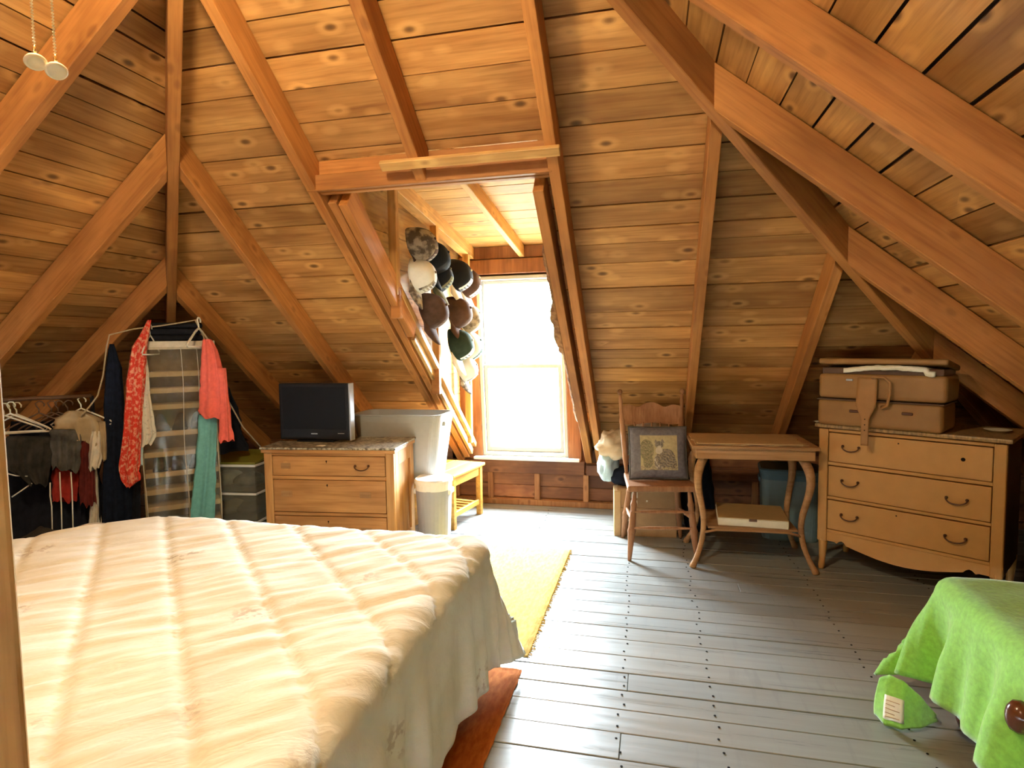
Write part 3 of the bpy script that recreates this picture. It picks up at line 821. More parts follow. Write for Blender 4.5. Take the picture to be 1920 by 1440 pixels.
for z0, z1 in ((.540, LH-.058), (.309, .512), (.089, .281)):
    dr_ = O('drawer', MB().bbox(.056, LW-.056, .003, .05, z0, z1, .005, 2), 'dresser_oak', LD)
    zc = (z0+z1)/2
    O('keyhole', MB().lathe([(.005, 0), (.005, -.002)], ((LW)/2-.01, .003, z1-.03), 8, axis='y').box(LW/2-.0115, LW/2-.0085, .001, .003, z1-.042, z1-.03), 'dark_hole', dr_)
    if z0 > .5:
        bail_pull(dr_, LW*.76, .003, zc+.004, .085)
        O('handle_scar', MB().lathe([(.030, 0), (.030, -.0012)], (LW*.17, .0035, zc), 12, axis='y', sx=1, sy=1.0), 'dresser_oak_side', dr_)
        O('handle_plate', MB().bbox(LW*.17-.032, LW*.17+.032, .0012, .003, zc-.018, zc+.018, .0008, 1), 'table_wood', dr_)
    else:
        for fx in (.17, .78):
            O('handle_plate', MB().bbox(LW*fx-.036, LW*fx+.036, .0008, .003, zc-.006, zc+.032, .0008, 1).bbox(LW*fx-.022, LW*fx+.022, -.001, .002, zc, zc+.022, .0008, 1), 'table_wood', dr_)
# television
TV = T('television', 'black flat television standing on the oak dresser', 'television', (-2.165, 3.50, LH), R(3))
O('bezel', MB().bbox(-.245, .245, -.03, .02, .014, .385, .008, 2), 'black_plastic', TV)
O('screen', MB().bbox(-.222, .222, -.0325, -.028, .085, .362, .001, 1), 'screen_black', TV)
O('side_trim', MB().bbox(.245, .256, -.028, .03, .012, .385, .002, 1), 'silver', TV)
O('rear_housing', MB().bbox(-.19, .19, .018, .075, .06, .34, .02, 2), 'black_plastic', TV)
O('stand', MB().bbox(-.04, .04, -.01, .02, .008, .05, .004, 1).bbox(-.13, .13, -.028, .085, 0, .012, .005, 2), 'black_plastic', TV)
O('maker_badge', MB().bbox(-.022, .022, -.0335, -.030, .052, .059, .0008, 1), 'silver', TV)
O('control_badge', MB().bbox(.165, .21, -.0335, -.030, .057, .061, .0008, 1), 'silver', TV)
# white scrap of paper by the TV
tag(O('paper_scrap', MB().grid(lambda a, b_: (-2.06+.05*a+.01*b_, 3.305+.03*b_, LH+.002+.012*a*(1-a)+.004*b_), 6, 4), 'paper', None, True), 'crumpled scrap of paper on the granite top before the television', 'paper')
solid(bpy.data.objects['paper_scrap'], .001)
# totes behind the dresser
def tub(name, label, loc, w_, d_, h_, body, rim, taper=.84, rz=0, cat='storage tote', lid=None, r0=.06):
    t_ = T(name, label, cat, loc, rz)
    def ring(sx, sy, z, n=6, r=r0):
        r = min(r, sx*.95, sy*.95)
        out = []
        for cx, cy, a0 in ((1, 1, 0), (-1, 1, 90), (-1, -1, 180), (1, -1, 270)):
            for k in range(n+1):
                a = R(a0+90*k/n); out.append((cx*(sx-r)+r*math.cos(a), cy*(sy-r)+r*math.sin(a), z))
        return out
    def loft(rs, mat, nm, cap0=True, cap1=False):
        n = len(rs[0]); vs = [q for rr in rs for q in rr]; fs = []
        for i in range(len(rs)-1):
            for k in range(n): fs.append((i*n+k, i*n+(k+1) % n, (i+1)*n+(k+1) % n, (i+1)*n+k))
        if cap0: fs.append(tuple(range(n-1, -1, -1)))
        if cap1: fs.append(tuple((len(rs)-1)*n+k for k in range(n)))
        return O(nm, MB().add(vs, fs), mat, t_)
    W2, D2 = w_/2, d_/2
    o = loft([ring(W2*taper, D2*taper, 0), ring(W2*taper*1.01, D2*taper*1.01, .01), ring(W2*.97, D2*.97, h_-.05)], body, 'body'); solid(o, .004)
    loft([ring(W2*.955, D2*.955, h_-.05), ring(W2*.985, D2*.985, h_-.052), ring(W2*.985, D2*.985, h_-.012), ring(W2*1.02, D2*1.02, h_-.01), ring(W2*1.02, D2*1.02, h_), ring(W2*.95, D2*.95, h_), ring(W2*.94, D2*.94, h_-.05)], rim, 'rim', False)
    for sx in (-1, 1):
        O('grip', MB().bbox(sx*W2*.97-.014, sx*W2*.97+.014, -D2*.4, D2*.4, h_-.085, h_-.05, .006, 1), rim, t_)
    if lid: loft([ring(W2*1.03, D2*1.03, h_-.008), ring(W2*1.03, D2*1.03, h_+.012), ring(W2*.98, D2*.98, h_+.022), ring(W2*.9, D2*.9, h_+.016)], lid, 'lid', True, True)
    return t_
tub('storage_tote', 'grey tote with a lid on the floor behind the oak dresser', (-1.95, 3.94, 0), .44, .28, .40, 'bin_grey', 'bin_grey', lid='tote_grey')
tub('storage_tote', 'large open pale grey tote sticking up behind the oak dresser', (-1.735, 3.93, .424), .66, .34, .445, 'tote_grey', 'tote_grey', .80)
# waste bin
tub('waste_bin', 'grey waste bin with a white lid beside the oak dresser', (-1.435, 3.71, 0), .235, .25, .44, 'bin_grey', 'white_plastic', .82, R(4), 'bin', lid='white_plastic', r0=.10)
# bench
BN = T('bench', 'small honey coloured wooden bench with a slatted shelf below the window', 'bench', (-1.545, 4.28, 0), R(-10))
for k in range(3):
    O('top_plank', MB().bbox(-.20+k*.134, -.20+k*.134+.132, -.26, .26, .385, .41, .008, 2), 'bench_wood', BN)
for sx in (-1, 1):
    for sy in (-1, 1):
        O('leg', MB().bbox(sx*.165-.02, sx*.165+.02, sy*.215-.02, sy*.215+.02, 0, .385, .003, 1), 'bench_wood', BN)
    O('apron', MB().bbox(sx*.165-.011, sx*.165+.011, -.195, .195, .315, .38, .003, 1), 'bench_wood', BN)
    O('shelf_rail', MB().bbox(sx*.165-.011, sx*.165+.011, -.195, .195, .085, .125, .003, 1), 'bench_wood', BN)
for k in range(6):
    y = -.17+k*.068
    O('shelf_slat', MB().bbox(-.154, .154, y-.017, y+.017, .10, .114, .002, 1), 'bench_wood', BN)

# ------------------------------------------------------------------ chair with cushion
CH = T('chair', 'brown wooden spindle back chair holding a cushion', 'chair', (.02, 3.905, 0), R(9.5))
ca = math.cos
# seat (dished board)
def seat_fn(a, b_):
    y = -.205+.41*b_; hw = .215-.03*b_
    x = -hw+2*hw*a
    return (x, y, .462-.012*math.sin(math.pi*a)*math.sin(math.pi*b_))
se = O('seat', MB().prism([(-.215, -.205, .425), (.215, -.205, .425), (.19, .205, .425), (-.19, .205, .425)], (0, 0, .037)), 'chair_wood', CH)
bv = se.modifiers.new('b', 'BEVEL'); bv.width = .010; bv.segments = 2
def turned(p0, p1, r, name='leg', par=CH, mat='chair_wood', rings=(.35, .42, .8)):
    p0, p1 = Vector(p0), Vector(p1); pts = []; rs = []
    for k in range(25):
        t_ = k/24; rr = r*(.62+.5*math.sin(math.pi*min(1, t_*1.05)))
        for g in rings:
            rr += r*.30*math.exp(-((t_-g)/.02)**2)
        pts.append(p0+(p1-p0)*t_); rs.append(rr)
    return O(name, MB().tube(pts, rs, 9), mat, par, True)
for sx in (-1, 1):
    turned((sx*.205, -.21, 0), (sx*.165, -.165, .43), .019)
    turned((sx*.195, .225, 0), (sx*.15, .15, .43), .018)
    turned((sx*.188, -.188, .25), (sx*.175, .19, .22), .010, 'stretcher', rings=(.5,))
turned((-.20, -.200, .20), (.20, -.200, .20), .009, 'stretcher', rings=(.3, .7))
turned((-.192, -.192, .30), (.192, -.192, .30), .009, 'stretcher', rings=(.3, .7))
for sx in (-1, 1):
    po_ = turned((sx*.175, .17, .455), (sx*.208, .255, .985), .0165, 'back_post', rings=(.15, .22, .6, .66, .93))
    O('finial', MB().lathe([(.008, 0), (.017, .012), (.019, .022), (.012, .034), (.003, .038)], (sx*.209, .257, .985), 10), 'chair_wood', po_, True)
N = 24; cr = MB(); top = []; bot = []
for k in range(N+1):
    t_ = k/N; x = -.197+.394*t_
    yb = .228+.018*math.sin(math.pi*t_)
    zt = .905+.028*math.exp(-((t_-.5)/.16)**2)+.012*math.exp(-((t_-.12)/.08)**2)+.012*math.exp(-((t_-.88)/.08)**2)-.010*math.exp(-((t_-.28)/.06)**2)-.010*math.exp(-((t_-.72)/.06)**2)
    zb2 = .790-.006*math.sin(3*math.pi*t_)
    top.append((x, yb+.012, zt)); bot.append((x, yb-.012, zb2))
vs = []; fs = []
for k in range(N+1):
    vs += [(bot[k][0], bot[k][1]-.007, bot[k][2]), (top[k][0], top[k][1]-.007, top[k][2]), (top[k][0], top[k][1]+.011, top[k][2]), (bot[k][0], bot[k][1]+.011, bot[k][2])]
for k in range(N):
    for j in range(4): fs.append((k*4+j, k*4+(j+1) % 4, (k+1)*4+(j+1) % 4, (k+1)*4+j))
fs += [(3, 2, 1, 0), (N*4, N*4+1, N*4+2, N*4+3)]
O('crest_rail', cr.add(vs, fs), 'chair_wood', CH)
for k in range(5):
    x = -.115+.0575*k
    turned((x*.92, .175, .46), (x, .225, .80), .008, 'spindle', rings=(.3, .5, .7))
# cushion
CU = T('cushion', 'square grey bordered cushion printed with a seated cat', 'cushion', (.028, 3.865, .468), R(8))
tilt = Matrix.Rotation(R(-13), 4, 'X')
def cush(a, b_, side):
    x, z = (a-.5)*.365, b_*.335
    ea, eb = (2*a-1), (2*b_-1)
    pin = 1-.05*(1-ea*ea)*abs(eb)**6
    k = (1-abs(ea)**3.5)*(1-abs(eb)**3.5)
    x *= 1-.035*(1-eb*eb); zz = .1675+(z-.1675)*(1-.03*(1-ea*ea))
    y = side*(.052*max(0, k)**.55)+.0025*nz(x*18, z*18, side)
    return tilt @ Vector((x, y, zz))
O('cushion_cover', MB().grid(lambda a, b_: cush(a, b_, -1), 30, 30).grid(lambda a, b_: cush(a, 1-b_, 1), 20, 20), 'grey_border', CU, True)
def ell(x, y, cx, cy, rx, ry, ang=0):
    c_, s_ = math.cos(ang), math.sin(ang); dx, dy = x-cx, y-cy
    return ((dx*c_+dy*s_)/rx)**2+((-dx*s_+dy*c_)/ry)**2 < 1
def cat_col(u, v):                          # printed picture, u right, v up (0..1)
    if ell(u, v, .455, .70, .03, .022) or ell(u, v, .575, .72, .03, .022): return 3 if ell(u, v, .455, .705, .012, .012) or ell(u, v, .575, .725, .012, .012) else 2
    if ell(u, v, .51, .665, .055, .042): return 4
    if ell(u, v, .50, .56, .10, .095, .3): return 4
    if ell(u, v, .51, .73, .115, .105): return 3 if nz(u*34, v*34, 2) > .12 else 2
    if u > .38 and v > .78 and (abs(u-.42)+(v-.80)*.5 < .045 or abs(u-.60)+(v-.82)*.5 < .045): return 2
    if ell(u, v, .68, .34, .26, .27, -.35):
        s_ = .55*math.sin((u*.8+v)*58+9*nz(u*5, v*5))+1.1*nz(u*24, v*30, 4)
        return 3 if s_ > .35 else (2 if s_ > -.35 else 5)
    if ell(u, v, .50, .25, .13, .24): return 4 if nz(u*22, v*26, 7) > .1 else 2
    if ell(u, v, .88, .20, .10, .15): return 3 if nz(u*26, v*26, 6) > 0 else 5
    if ell(u, v, .17, .58, .19, .30) or ell(u, v, .2, .25, .13, .2): return 1 if nz(u*26, v*26) > -.12 else 5
    if v < .12: return 5 if nz(u*20, v*30) > 0 else 0
    return 0
NP = 84; pn = MB()
def pfn(a, b_):
    P = cush(.175+.65*a, .165+.67*b_, -1); return P+Vector((0, -.0022, 0))
pn.grid(pfn, NP, NP)
pn.m = [cat_col((i+.5)/NP, (j+.5)/NP) for j in range(NP) for i in range(NP)]
O('printed_panel', pn, ['print_beige', 'print_bush', 'print_grey', 'print_dark', 'print_white', 'print_brown'], CU, True)
pip = []
for k in range(80):
    t_ = k/80*4; s_ = int(t_); f_ = t_-s_
    a, b_ = ((f_, 0), (1, f_), (1-f_, 1), (0, 1-f_))[s_]
    pip.append(cush(a, b_, 0))
O('piping', MB().tube(pip, .006, 6, closed=True), 'grey_cloth', CU, True)

# ------------------------------------------------------------------ cartons and bags behind the chair
def carton(label, loc, w_, d_, h_, rz, body='cardboard', labels=()):
    c_ = T('cardboard_box', label, 'box', loc, rz)
    O('carton_body', MB().bbox(-w_/2, w_/2, -d_/2, d_/2, 0, h_-.003, .003, 1), body, c_)
    for s in (-1, 1):
        O('flap', MB().bbox(-w_/2, w_/2, min(s*.002, s*d_/2), max(s*.002, s*d_/2), h_-.003, h_, .001, 1), body, c_)
    for (x, z, ww, hh) in labels:
        O('paper_label', MB().bbox(x-ww/2, x+ww/2, -d_/2-.0015, -d_/2, z-hh/2, z+hh/2, .0004, 1), 'white_card', c_)
    return c_
carton('brown cardboard box on the floor behind the chair legs', (-.06, 4.31, 0), .40, .34, .20, R(4), 'cardboard_dark', ((-.12, .12, .06, .03),))
carton('brown cardboard box with white stickers stacked behind the chair seat', (-.06, 4.31, .20), .40, .34, .135, R(4), 'cardboard_dark', ((-.10, .035, .07, .035), (-.10, .09, .075, .04), (.0, .05, .012, .012)))
carton('narrow pale cardboard box standing left of the chair', (-.255, 4.20, 0), .045, .16, .32, R(6), 'cardboard')
def blob(name, label, cat, c, r, mat, seed, amp=.2, par=None, folds=0, squash=1.0):
    n1, n2 = 28, 18; mb = MB()
    def fn(a, b_):
        th, ph = 2*math.pi*a, math.pi*(b_-.5)
        d = Vector((math.cos(ph)*math.cos(th), math.cos(ph)*math.sin(th), math.sin(ph)))
        k = 1+amp*nz(d.x*1.7+seed, d.y*1.7, d.z*1.7)+amp*.5*nz(d.x*4+seed, d.y*4, d.z*4)
        if folds: k += folds*math.sin(7*d.z+5*d.x+3*nz(d.x*2, d.y*2, seed))*.5
        p_ = Vector((d.x*r[0]*k, d.y*r[1]*k, d.z*r[2]*k))
        if p_.z < -r[2]*.72: p_.z = -r[2]*.72
        return Vector(c)+p_
    mb.grid(fn, n1, n2)
    o = O(name, mb, mat, par, True)
    if label: tag(o, label, cat)
    return o
blob('folded_jeans', 'dark blue folded clothes on the boxes under the beige bundle', 'clothes', (-.19, 4.27, .392), (.13, .11, .075), 'navy_cloth', 3, .15)
blob('laundry_bag', 'pale blue plastic bag bulging left of the chair', 'bag', (-.325, 4.32, .46), (.075, .13, .15), 'light_blue_cloth', 8, .3, folds=.08)
blob('fabric_bundle', 'crumpled beige fabric bundle heaped behind the left chair post', 'fabric', (-.275, 4.29, .60), (.115, .12, .115), 'tan_cloth', 5, .35, folds=.16)
blob('fabric_bundle', 'crumpled beige fabric bundle showing between the chair spindles', 'fabric', (.00, 4.34, .68), (.16, .10, .10), 'tan_cloth', 12, .35, folds=.16)
blob('folded_blanket', 'dark folded blanket stacked on the boxes behind the chair', 'blanket', (.02, 4.34, .46), (.17, .12, .14), 'navy_cloth', 15, .2)
blob('duffel_bag', 'dark navy duffel bag on the floor between chair and table', 'bag', (.30, 4.42, .23), (.11, .16, .32), 'navy_cloth', 21, .25)

# ------------------------------------------------------------------ side table
TA = T('side_table', 'tan parlour table with curved cabriole legs and lower shelf', 'table', (.555, 3.86, 0), R(2))
tw, tdp = .335, .24
def cab_leg(sx, sy):
    pts = []; rs = []
    key = [(.27, .66, .026), (.305, .60, .027), (.315, .52, .023), (.300, .43, .020), (.278, .34, .018), (.268, .26, .017), (.275, .18, .016), (.295, .10, .015), (.325, .035, .016), (.338, .012, .020), (.340, .0, .018)]
    for q, z_, r_ in key:
        k = q/.27
        pts.append((sx*q, sy*(.165+(q-.27)*.9), z_)); rs.append(r_)
    # smooth
    P2, R2 = [], []
    for i in range(len(pts)-1):
        for s in (0, .5):
            P2.append(Vector(pts[i]).lerp(Vector(pts[i+1]), s)); R2.append(rs[i]+(rs[i+1]-rs[i])*s)
    P2.append(Vector(pts[-1])); R2.append(rs[-1])
    for _ in range(2):
        P2 = [P2[0]]+[(P2[i-1]+P2[i]*2+P2[i+1])/4 for i in range(1, len(P2)-1)]+[P2[-1]]
    return O('leg', MB().tube(P2, R2, 10), 'table_wood', TA, True)
for sx in (-1, 1):
    for sy in (-1, 1): cab_leg(sx, sy)
O('apron', MB().bbox(-tw+.01, tw-.01, -tdp+.01, -tdp+.03, .655, .715, .003, 1).bbox(-tw+.01, tw-.01, tdp-.03, tdp-.01, .655, .715, .003, 1)
  .bbox(-tw+.01, -tw+.03, -tdp+.03, tdp-.03, .655, .715, .003, 1).bbox(tw-.03, tw-.01, -tdp+.03, tdp-.03, .655, .715, .003, 1), 'table_wood', TA)
O('table_top', MB().bbox(-tw-.012, tw+.012, -tdp-.012, tdp+.012, .715, .736, .007, 2), 'table_wood', TA)
O('shelf', MB().bbox(-.25, .25, -.19, .19, .228, .243, .005, 2), 'table_wood', TA)
for s in (-1, 1):
    pts = [(-.275, s*.175, .20), (-.2, s*.185, .222), (0, s*.19, .226), (.2, s*.185, .222), (.275, s*.175, .20)]
    O('shelf_brace', MB().tube(pts, .008, 8), 'table_wood', TA, True)
# runner of folded cardboard/paper on the table top
rn = T('table_mat', 'ragged tan cardboard sheet lying on the side table', 'mat', (.525, 3.85, .737), R(2))
pg = [(-.30+random.uniform(-.006, .006), -.215)]+[(-.30+.045*k, -.225+random.uniform(-.006, .006)) for k in range(1, 14)]+[(.315+random.uniform(-.01, .01), -.20+.045*k) for k in range(9)]+[(.30-.045*k, .20) for k in range(14)]+[(-.30+random.uniform(-.012, .012), .19-.045*k) for k in range(8)]
O('sheet', MB().prism([(a, b_, 0) for a, b_ in pg], (0, 0, .006)), 'cardboard', rn)
O('fold', MB().bbox(-.29, .29, -.232, -.20, .0062, .014, .003, 1), 'cardboard', rn)
# pizza style box
pb_ = T('flat_box', 'flat white carton with tan lid on the table shelf', 'box', (.575, 3.845, .2435), R(-3))
O('tray', MB().bbox(-.195, .195, -.165, .165, 0, .048, .004, 1), 'white_card', pb_)
O('lid', MB().bbox(-.195, .195, -.166, .165, .0485, .052, .0015, 1), 'pizza_card', pb_)
O('tab_slot', MB().bbox(-.022, .022, -.1672, -.1648, .034, .0505, .001, 1), 'suitcase_dark', pb_)
# blue bin behind the table
tub('storage_tote', 'blue grey plastic tote on the floor between table and tan dresser', (.90, 4.36, 0), .38, .30, .46, 'blue_grey_plastic', 'blue_plastic', .9, R(-6), lid='blue_plastic')

# ------------------------------------------------------------------ right dresser
RW, RD, RH = .851, .445, .86
RDz = math.atan2(-.481, .702)
D2 = T('dresser', 'tan painted three drawer dresser with scalloped skirt under suitcases', 'dresser', (.93, 3.753, 0), RDz)
for x in (0, RW-.05):
    O('front_stile', MB().bbox(x, x+.05, 0, .04, .17, RH-.03, .004, 1), 'tan_paint', D2)
    for y in (0, RD-.05):
        sx = -1 if x == 0 else 1
        pts = [(x+.025, y+.025, .19), (x+.025, y+.025, .12), (x+.024, y+.022, .06), (x+.022, y+.018, .02), (x+.022, y+.016, 0)]
        O('leg', MB().tube(pts, [.026, .022, .017, .018, .015], 9), 'tan_paint', D2, True)
O('side_panel', MB().bbox(.003, .02, .04, RD, .17, RH-.03, .002, 1), 'tan_paint', D2)
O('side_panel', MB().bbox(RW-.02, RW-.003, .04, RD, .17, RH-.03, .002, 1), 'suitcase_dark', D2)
O('back_panel', MB().box(.01, RW-.01, RD-.014, RD-.002, .17, RH-.03), 'tan_paint', D2)
O('bottom_panel', MB().box(.02, RW-.02, .03, RD-.02, .195, .21), 'tan_paint', D2)
O('dresser_top', MB().bbox(-.018, RW+.022, -.020, RD+.008, RH-.022, RH, .008, 2), 'granite_edge', D2)
dz_ = [(.64, .815), (.44, .622), (.245, .424)]
for z0, z1 in ((.815, .832), (.622, .640), (.424, .44), (.228, .245)):
    O('rail', MB().bbox(.05, RW-.05, .006, .04, z0, z1, .002, 1), 'tan_paint', D2)
for i, (z0, z1) in enumerate(dz_):
    d_ = O('drawer', MB().bbox(.054, RW-.054, .003, .05, z0+.004, z1-.006, .004, 2), 'tan_paint', D2)
    zc = (z0+z1)/2
    bail_pull(d_, .17, .003, zc+.012, .082)
    if i > 0: bail_pull(d_, RW-.19, .003, zc+.005, .085)
    else: O('handle_hole', MB().lathe([(.010, 0), (.010, -.0015), (.004, -.0018)], (RW-.17, .003, zc+.01), 8, axis='y'), 'dark_hole', d_)
    if i != 1: O('keyhole', MB().lathe([(.004, 0), (.004, -.001)], (.40, .003, z1-.03), 8, axis='y'), 'dark_hole', d_)
# scalloped skirt
sk = []
n_ = 60
for k in range(n_+1):
    t_ = k/n_; x = .04+(RW-.08)*t_
    e = min(t_, 1-t_)
    z_ = .175 if e < .08 else (.165+.022*math.sin((e-.08)/.07*math.pi) if e < .15 else .165-.045*math.sin((e-.15)/.35*math.pi/2))
    sk.append((x, .012, z_))
sk += [(RW-.04, .012, .23), (.04, .012, .23)]
vs = [Vector(q) for q in sk]
skm = MB()
for k in range(n_):
    a, b_ = sk[k], sk[k+1]
    skm.prism([(a[0], .01, a[2]), (b_[0], .01, b_[2]), (b_[0], .01, .23), (a[0], .01, .23)], (0, .02, 0))
O('scalloped_skirt', skm, 'tan_paint', D2)
# suitcases
def suitcase(label, org, w_, d_, h_, dx, strap=False):
    s_ = T('suitcase', label, 'suitcase', org, RDz)
    return s_
ux = Vector((math.cos(RDz), math.sin(RDz), 0)); uy = Vector((-math.sin(RDz), math.cos(RDz), 0))
o0 = Vector((.93, 3.753, RH))-uy*.05+ux*.005
S1 = T('suitcase', 'lower tan soft suitcase lying on the tan dresser', 'suitcase', o0, RDz)
SW, SDp = .60, .26
O('case_shell', MB().bbox(0, SW, 0, SDp, .0, .150, .03, 4), 'suitcase_tan', S1, True)
O('zip_band', MB().bbox(-.002, SW+.002, -.002, SDp+.002, .142, .150, .002, 1), 'suitcase_dark', S1)
O('latch', MB().bbox(.42, .47, -.006, .0, .085, .10, .003, 1).bbox(.17, .22, -.006, 0, .08, .095, .003, 1), 'brass_dark', S1)
S2 = T('suitcase', 'upper tan suitcase left ajar with white paper poking out', 'suitcase', o0+Vector((0, 0, .153)), RDz)
O('case_shell', MB().bbox(.004, SW+.012, 0, SDp, .0, .140, .028, 4), 'suitcase_tan', S2, True)
O('lining', MB().bbox(.02, SW-.005, .012, SDp-.01, .136, .172, .004, 1), 'suitcase_dark', S2)
Mt = Matrix.Translation((0, SDp, .142)) @ Matrix.Rotation(R(-9), 4, 'X') @ Matrix.Translation((0, -SDp, 0))
O('case_lid', MB().bbox(.0, SW+.012, 0, SDp, .012, .044, .014, 3), 'suitcase_tan', S2, True, matrix=Mt)
O('latch', MB().bbox(.15, .185, -.006, .0, .10, .112, .003, 1), 'silver', S2)
# carrying handle and luggage strap
hp = [(.285, -.004, .118), (.30, -.03, .128), (.345, -.034, .126), (.37, -.03, .10), (.372, -.03, .04), (.36, -.028, -.02), (.33, -.012, -.035)]
O('carry_handle', MB().tube(hp, .013, 8, flat=.6), 'leather', S2, True)
O('strap_tongue', MB().prism([(.21, -.012, .118), (.31, -.012, .118), (.31, -.012, .0), (.285, -.014, -.05), (.275, -.016, -.09), (.278, -.075, -.235), (.245, -.075, -.235), (.245, -.016, -.09), (.235, -.014, -.05), (.21, -.012, .0)], (0, -.006, 0)) if False else
  MB().add([], []) .grid(lambda a, b_: (.26+(a-.5)*(.098 if b_ < .42 else (.098-.062*min(1, (b_-.42)/.18))), -.012-.022*math.sin(min(1, b_*1.4)*math.pi/2)-.004*b_, .122-.365*b_), 6, 26), 'leather', S2, True)
solid(bpy.data.objects['strap_tongue'], .005)
bk_ = MB()
for k in range(3): bk_.lathe([(.003, 0), (.003, -.004)], (.26, -.041, -.10-.03*k), 6, axis='y')
O('strap_hole', bk_, 'dark_hole', S2)
# paper poking from the lid
def pfn2(a, b_):
    x = .14+.42*a; y = -.016+.20*b_+.006*nz(a*9, 2)
    z = .158+.016*math.sin(a*math.pi)*(1-b_*.3)+.006*nz(a*14, b_*6, 1)-(.018*(1-b_) if a > .92 else 0)
    return (x, y, z+.006*a)
pp_ = O('paper_wad', MB().grid(pfn2, 40, 10), 'paper', None, True); pp_.matrix_world = Matrix.Translation(o0+Vector((0, 0, .153))) @ Matrix.Rotation(RDz, 4, 'Z')
solid(pp_, .024, 0)
tag(pp_, 'white crumpled paper sticking out of the upper suitcase lid', 'paper')
# small paper under the left end of the suitcase and a pale dish at the back right
tag(O('paper_scrap', MB().grid(lambda a, b_: tuple(Vector((.93, 3.753, RH+.003))+ux*(-.035+.07*a)+uy*(-.01+.05*b_)+Vector((0, 0, .008*nz(a*5, b_*5)+.004))), 6, 5), 'paper', None, True), 'white paper corner poking out under the lower suitcase', 'paper')
dish = O('dish', MB().lathe([(.03, 0), (.055, .012), (.06, .016), (.052, .014), (.02, .006)], (1.70, 3.50, RH), 18), 'white_card', None, True)
tag(dish, 'small pale dish at the right end of the tan dresser', 'dish')
# dark bag with a pale cord right of the dresser
BG = T('garment_bag', 'black bag with pale cord at the right picture edge', 'bag', (1.96, 3.30, 0))
blob('bag_body', None, None, (0, 0, .27), (.20, .18, .36), 'black_cloth', 31, .2, BG)
O('cord', MB().tube([(-.155, -.145, .42), (-.168, -.16, .36), (-.165, -.165, .30), (-.175, -.165, .24), (-.165, -.16, .17), (-.17, -.155, .10)], .006, 6), 'cream_cloth', BG, True)

# ------------------------------------------------------------------ bed at the right with the green blanket
GB = T('bed', 'low dark wooden bed under the green blanket at right', 'bed', (1.47, 1.40, 0))
O('mattress', MB().bbox(-.44, .44, -.98, .93, .26, .47, .05, 3), 'cream_cloth', GB, True)
for s in (-1, 1): O('side_rail', MB().bbox(s*.44-.012, s*.44+.012, -.98, .93, .17, .27, .005, 1), 'dark_red_wood', GB)
for sx in (-1, 1):
    for sy in (-.93, .88):
        O('leg', MB().lathe([(.022, 0), (.030, .02), (.034, .05), (.022, .08), (.032, .12), (.034, .24)], (sx*.42, sy, 0), 14), 'dark_red_wood', GB, True)
# turned knob standing proud of the side of the bed
kn = MB().lathe([(.012, .0), (.014, -.05), (.020, -.056), (.029, -.068), (.0335, -.085), (.030, -.103), (.018, -.114), (.004, -.118)], (0, 0, 0), 20, axis='x', sx=1, sy=1.35)
ko = O('knob', kn, 'knob_wood', GB, True, label='polished dark wooden knob')
ko.matrix_local = Matrix.Translation((-.457, .335, .338)) @ Matrix.Rotation(R(-38), 4, 'Z')
O('knob_collar', MB().lathe([(.018, 0), (.018, -.012), (.012, -.014)], (0, 0, 0), 14, axis='x'), 'silver', ko, True)
def green_blanket():
    x0, x1, y0, y1 = 1.02, 1.90, .42, 2.32
    Dx = .40
    def fn(a, b_):
        u = x0-Dx+(x1-x0+Dx)*a; v = y0+(y1+.34-y0)*b_
        P, h, n = drape(u, v, x0, x1+1, y0-1, y1, .50, .05, .4, .10, .030, .012, .30, .12)
        if h > .07:
            sct = min(1, (h-.07)/.2)
            if n.x < -.7: P.x -= .022*sct*(math.sin(v*24+3*P.z)+.6*math.sin(v*41+1)); P.z += .05*sct*max(0, min(1, (2.05-v)*-1.2+.3)) if v < 2.2 else 0
        else: P.z += .004*nz(u*7, v*7)+.006*nz(u*2.5, v*2.5, 4)
        return P
    o = O('green_blanket', MB().grid(fn, 64, 110), 'green_cloth', None, True); solid(o, .010, 1)
    tag(o, 'bright lime green fleece blanket draped over the bed at right', 'blanket')
    # turned-under corner with the care tag, resting on the floor below the hanging tail
    fl = lambda px, py, z_=.014: Vector((0, 0, H))+ray(px, py)*((z_-H)/ray(px, py).z)
    bot = [fl(1641, 1338), fl(1660, 1358), fl(1690, 1367), fl(1725, 1364), fl(1757, 1352)]
    mid = [fl(1638, 1316, .06), fl(1660, 1326, .075), fl(1690, 1336, .07), fl(1722, 1338, .055), fl(1752, 1342, .03)]
    top_ = [fl(1650, 1272, .13), fl(1668, 1266, .15), fl(1692, 1276, .15), fl(1724, 1306, .10), fl(1754, 1340, .035)]
    def f2(a, b_):
        i_ = min(3, int(a*4)); f_ = a*4-i_
        P0, P1, P2 = (q[i_].lerp(q[i_+1], f_) for q in (bot, mid, top_))
        t_ = b_
        return P0*(1-t_)**2+P1*2*t_*(1-t_)+P2*t_*t_+Vector((0, 0, .004*nz(a*6, b_*5)))
    t2 = O('turned_corner', MB().grid(f2, 24, 14), 'green_cloth', o, True); solid(t2, .010)
    nrm_ = Vector((-.42, -.85, .3)).normalized()
    tg = MB().grid(lambda a, b_: f2(.20+.34*a, .16+.52*b_)+nrm_*.009, 6, 5)
    t3 = O('care_tag', tg, 'paper', o, True, label='white printed care tag'); solid(t3, .0015)
    ln = MB()
    for k in range(5):
        ln.tube([f2(.24+.26*s, .24+.085*k)+nrm_*.0105 for s in (0, .3, .6 if k % 2 else .9)], .0012, 4)
    O('tag_print', ln, 'leather', t3)
green_blanket()

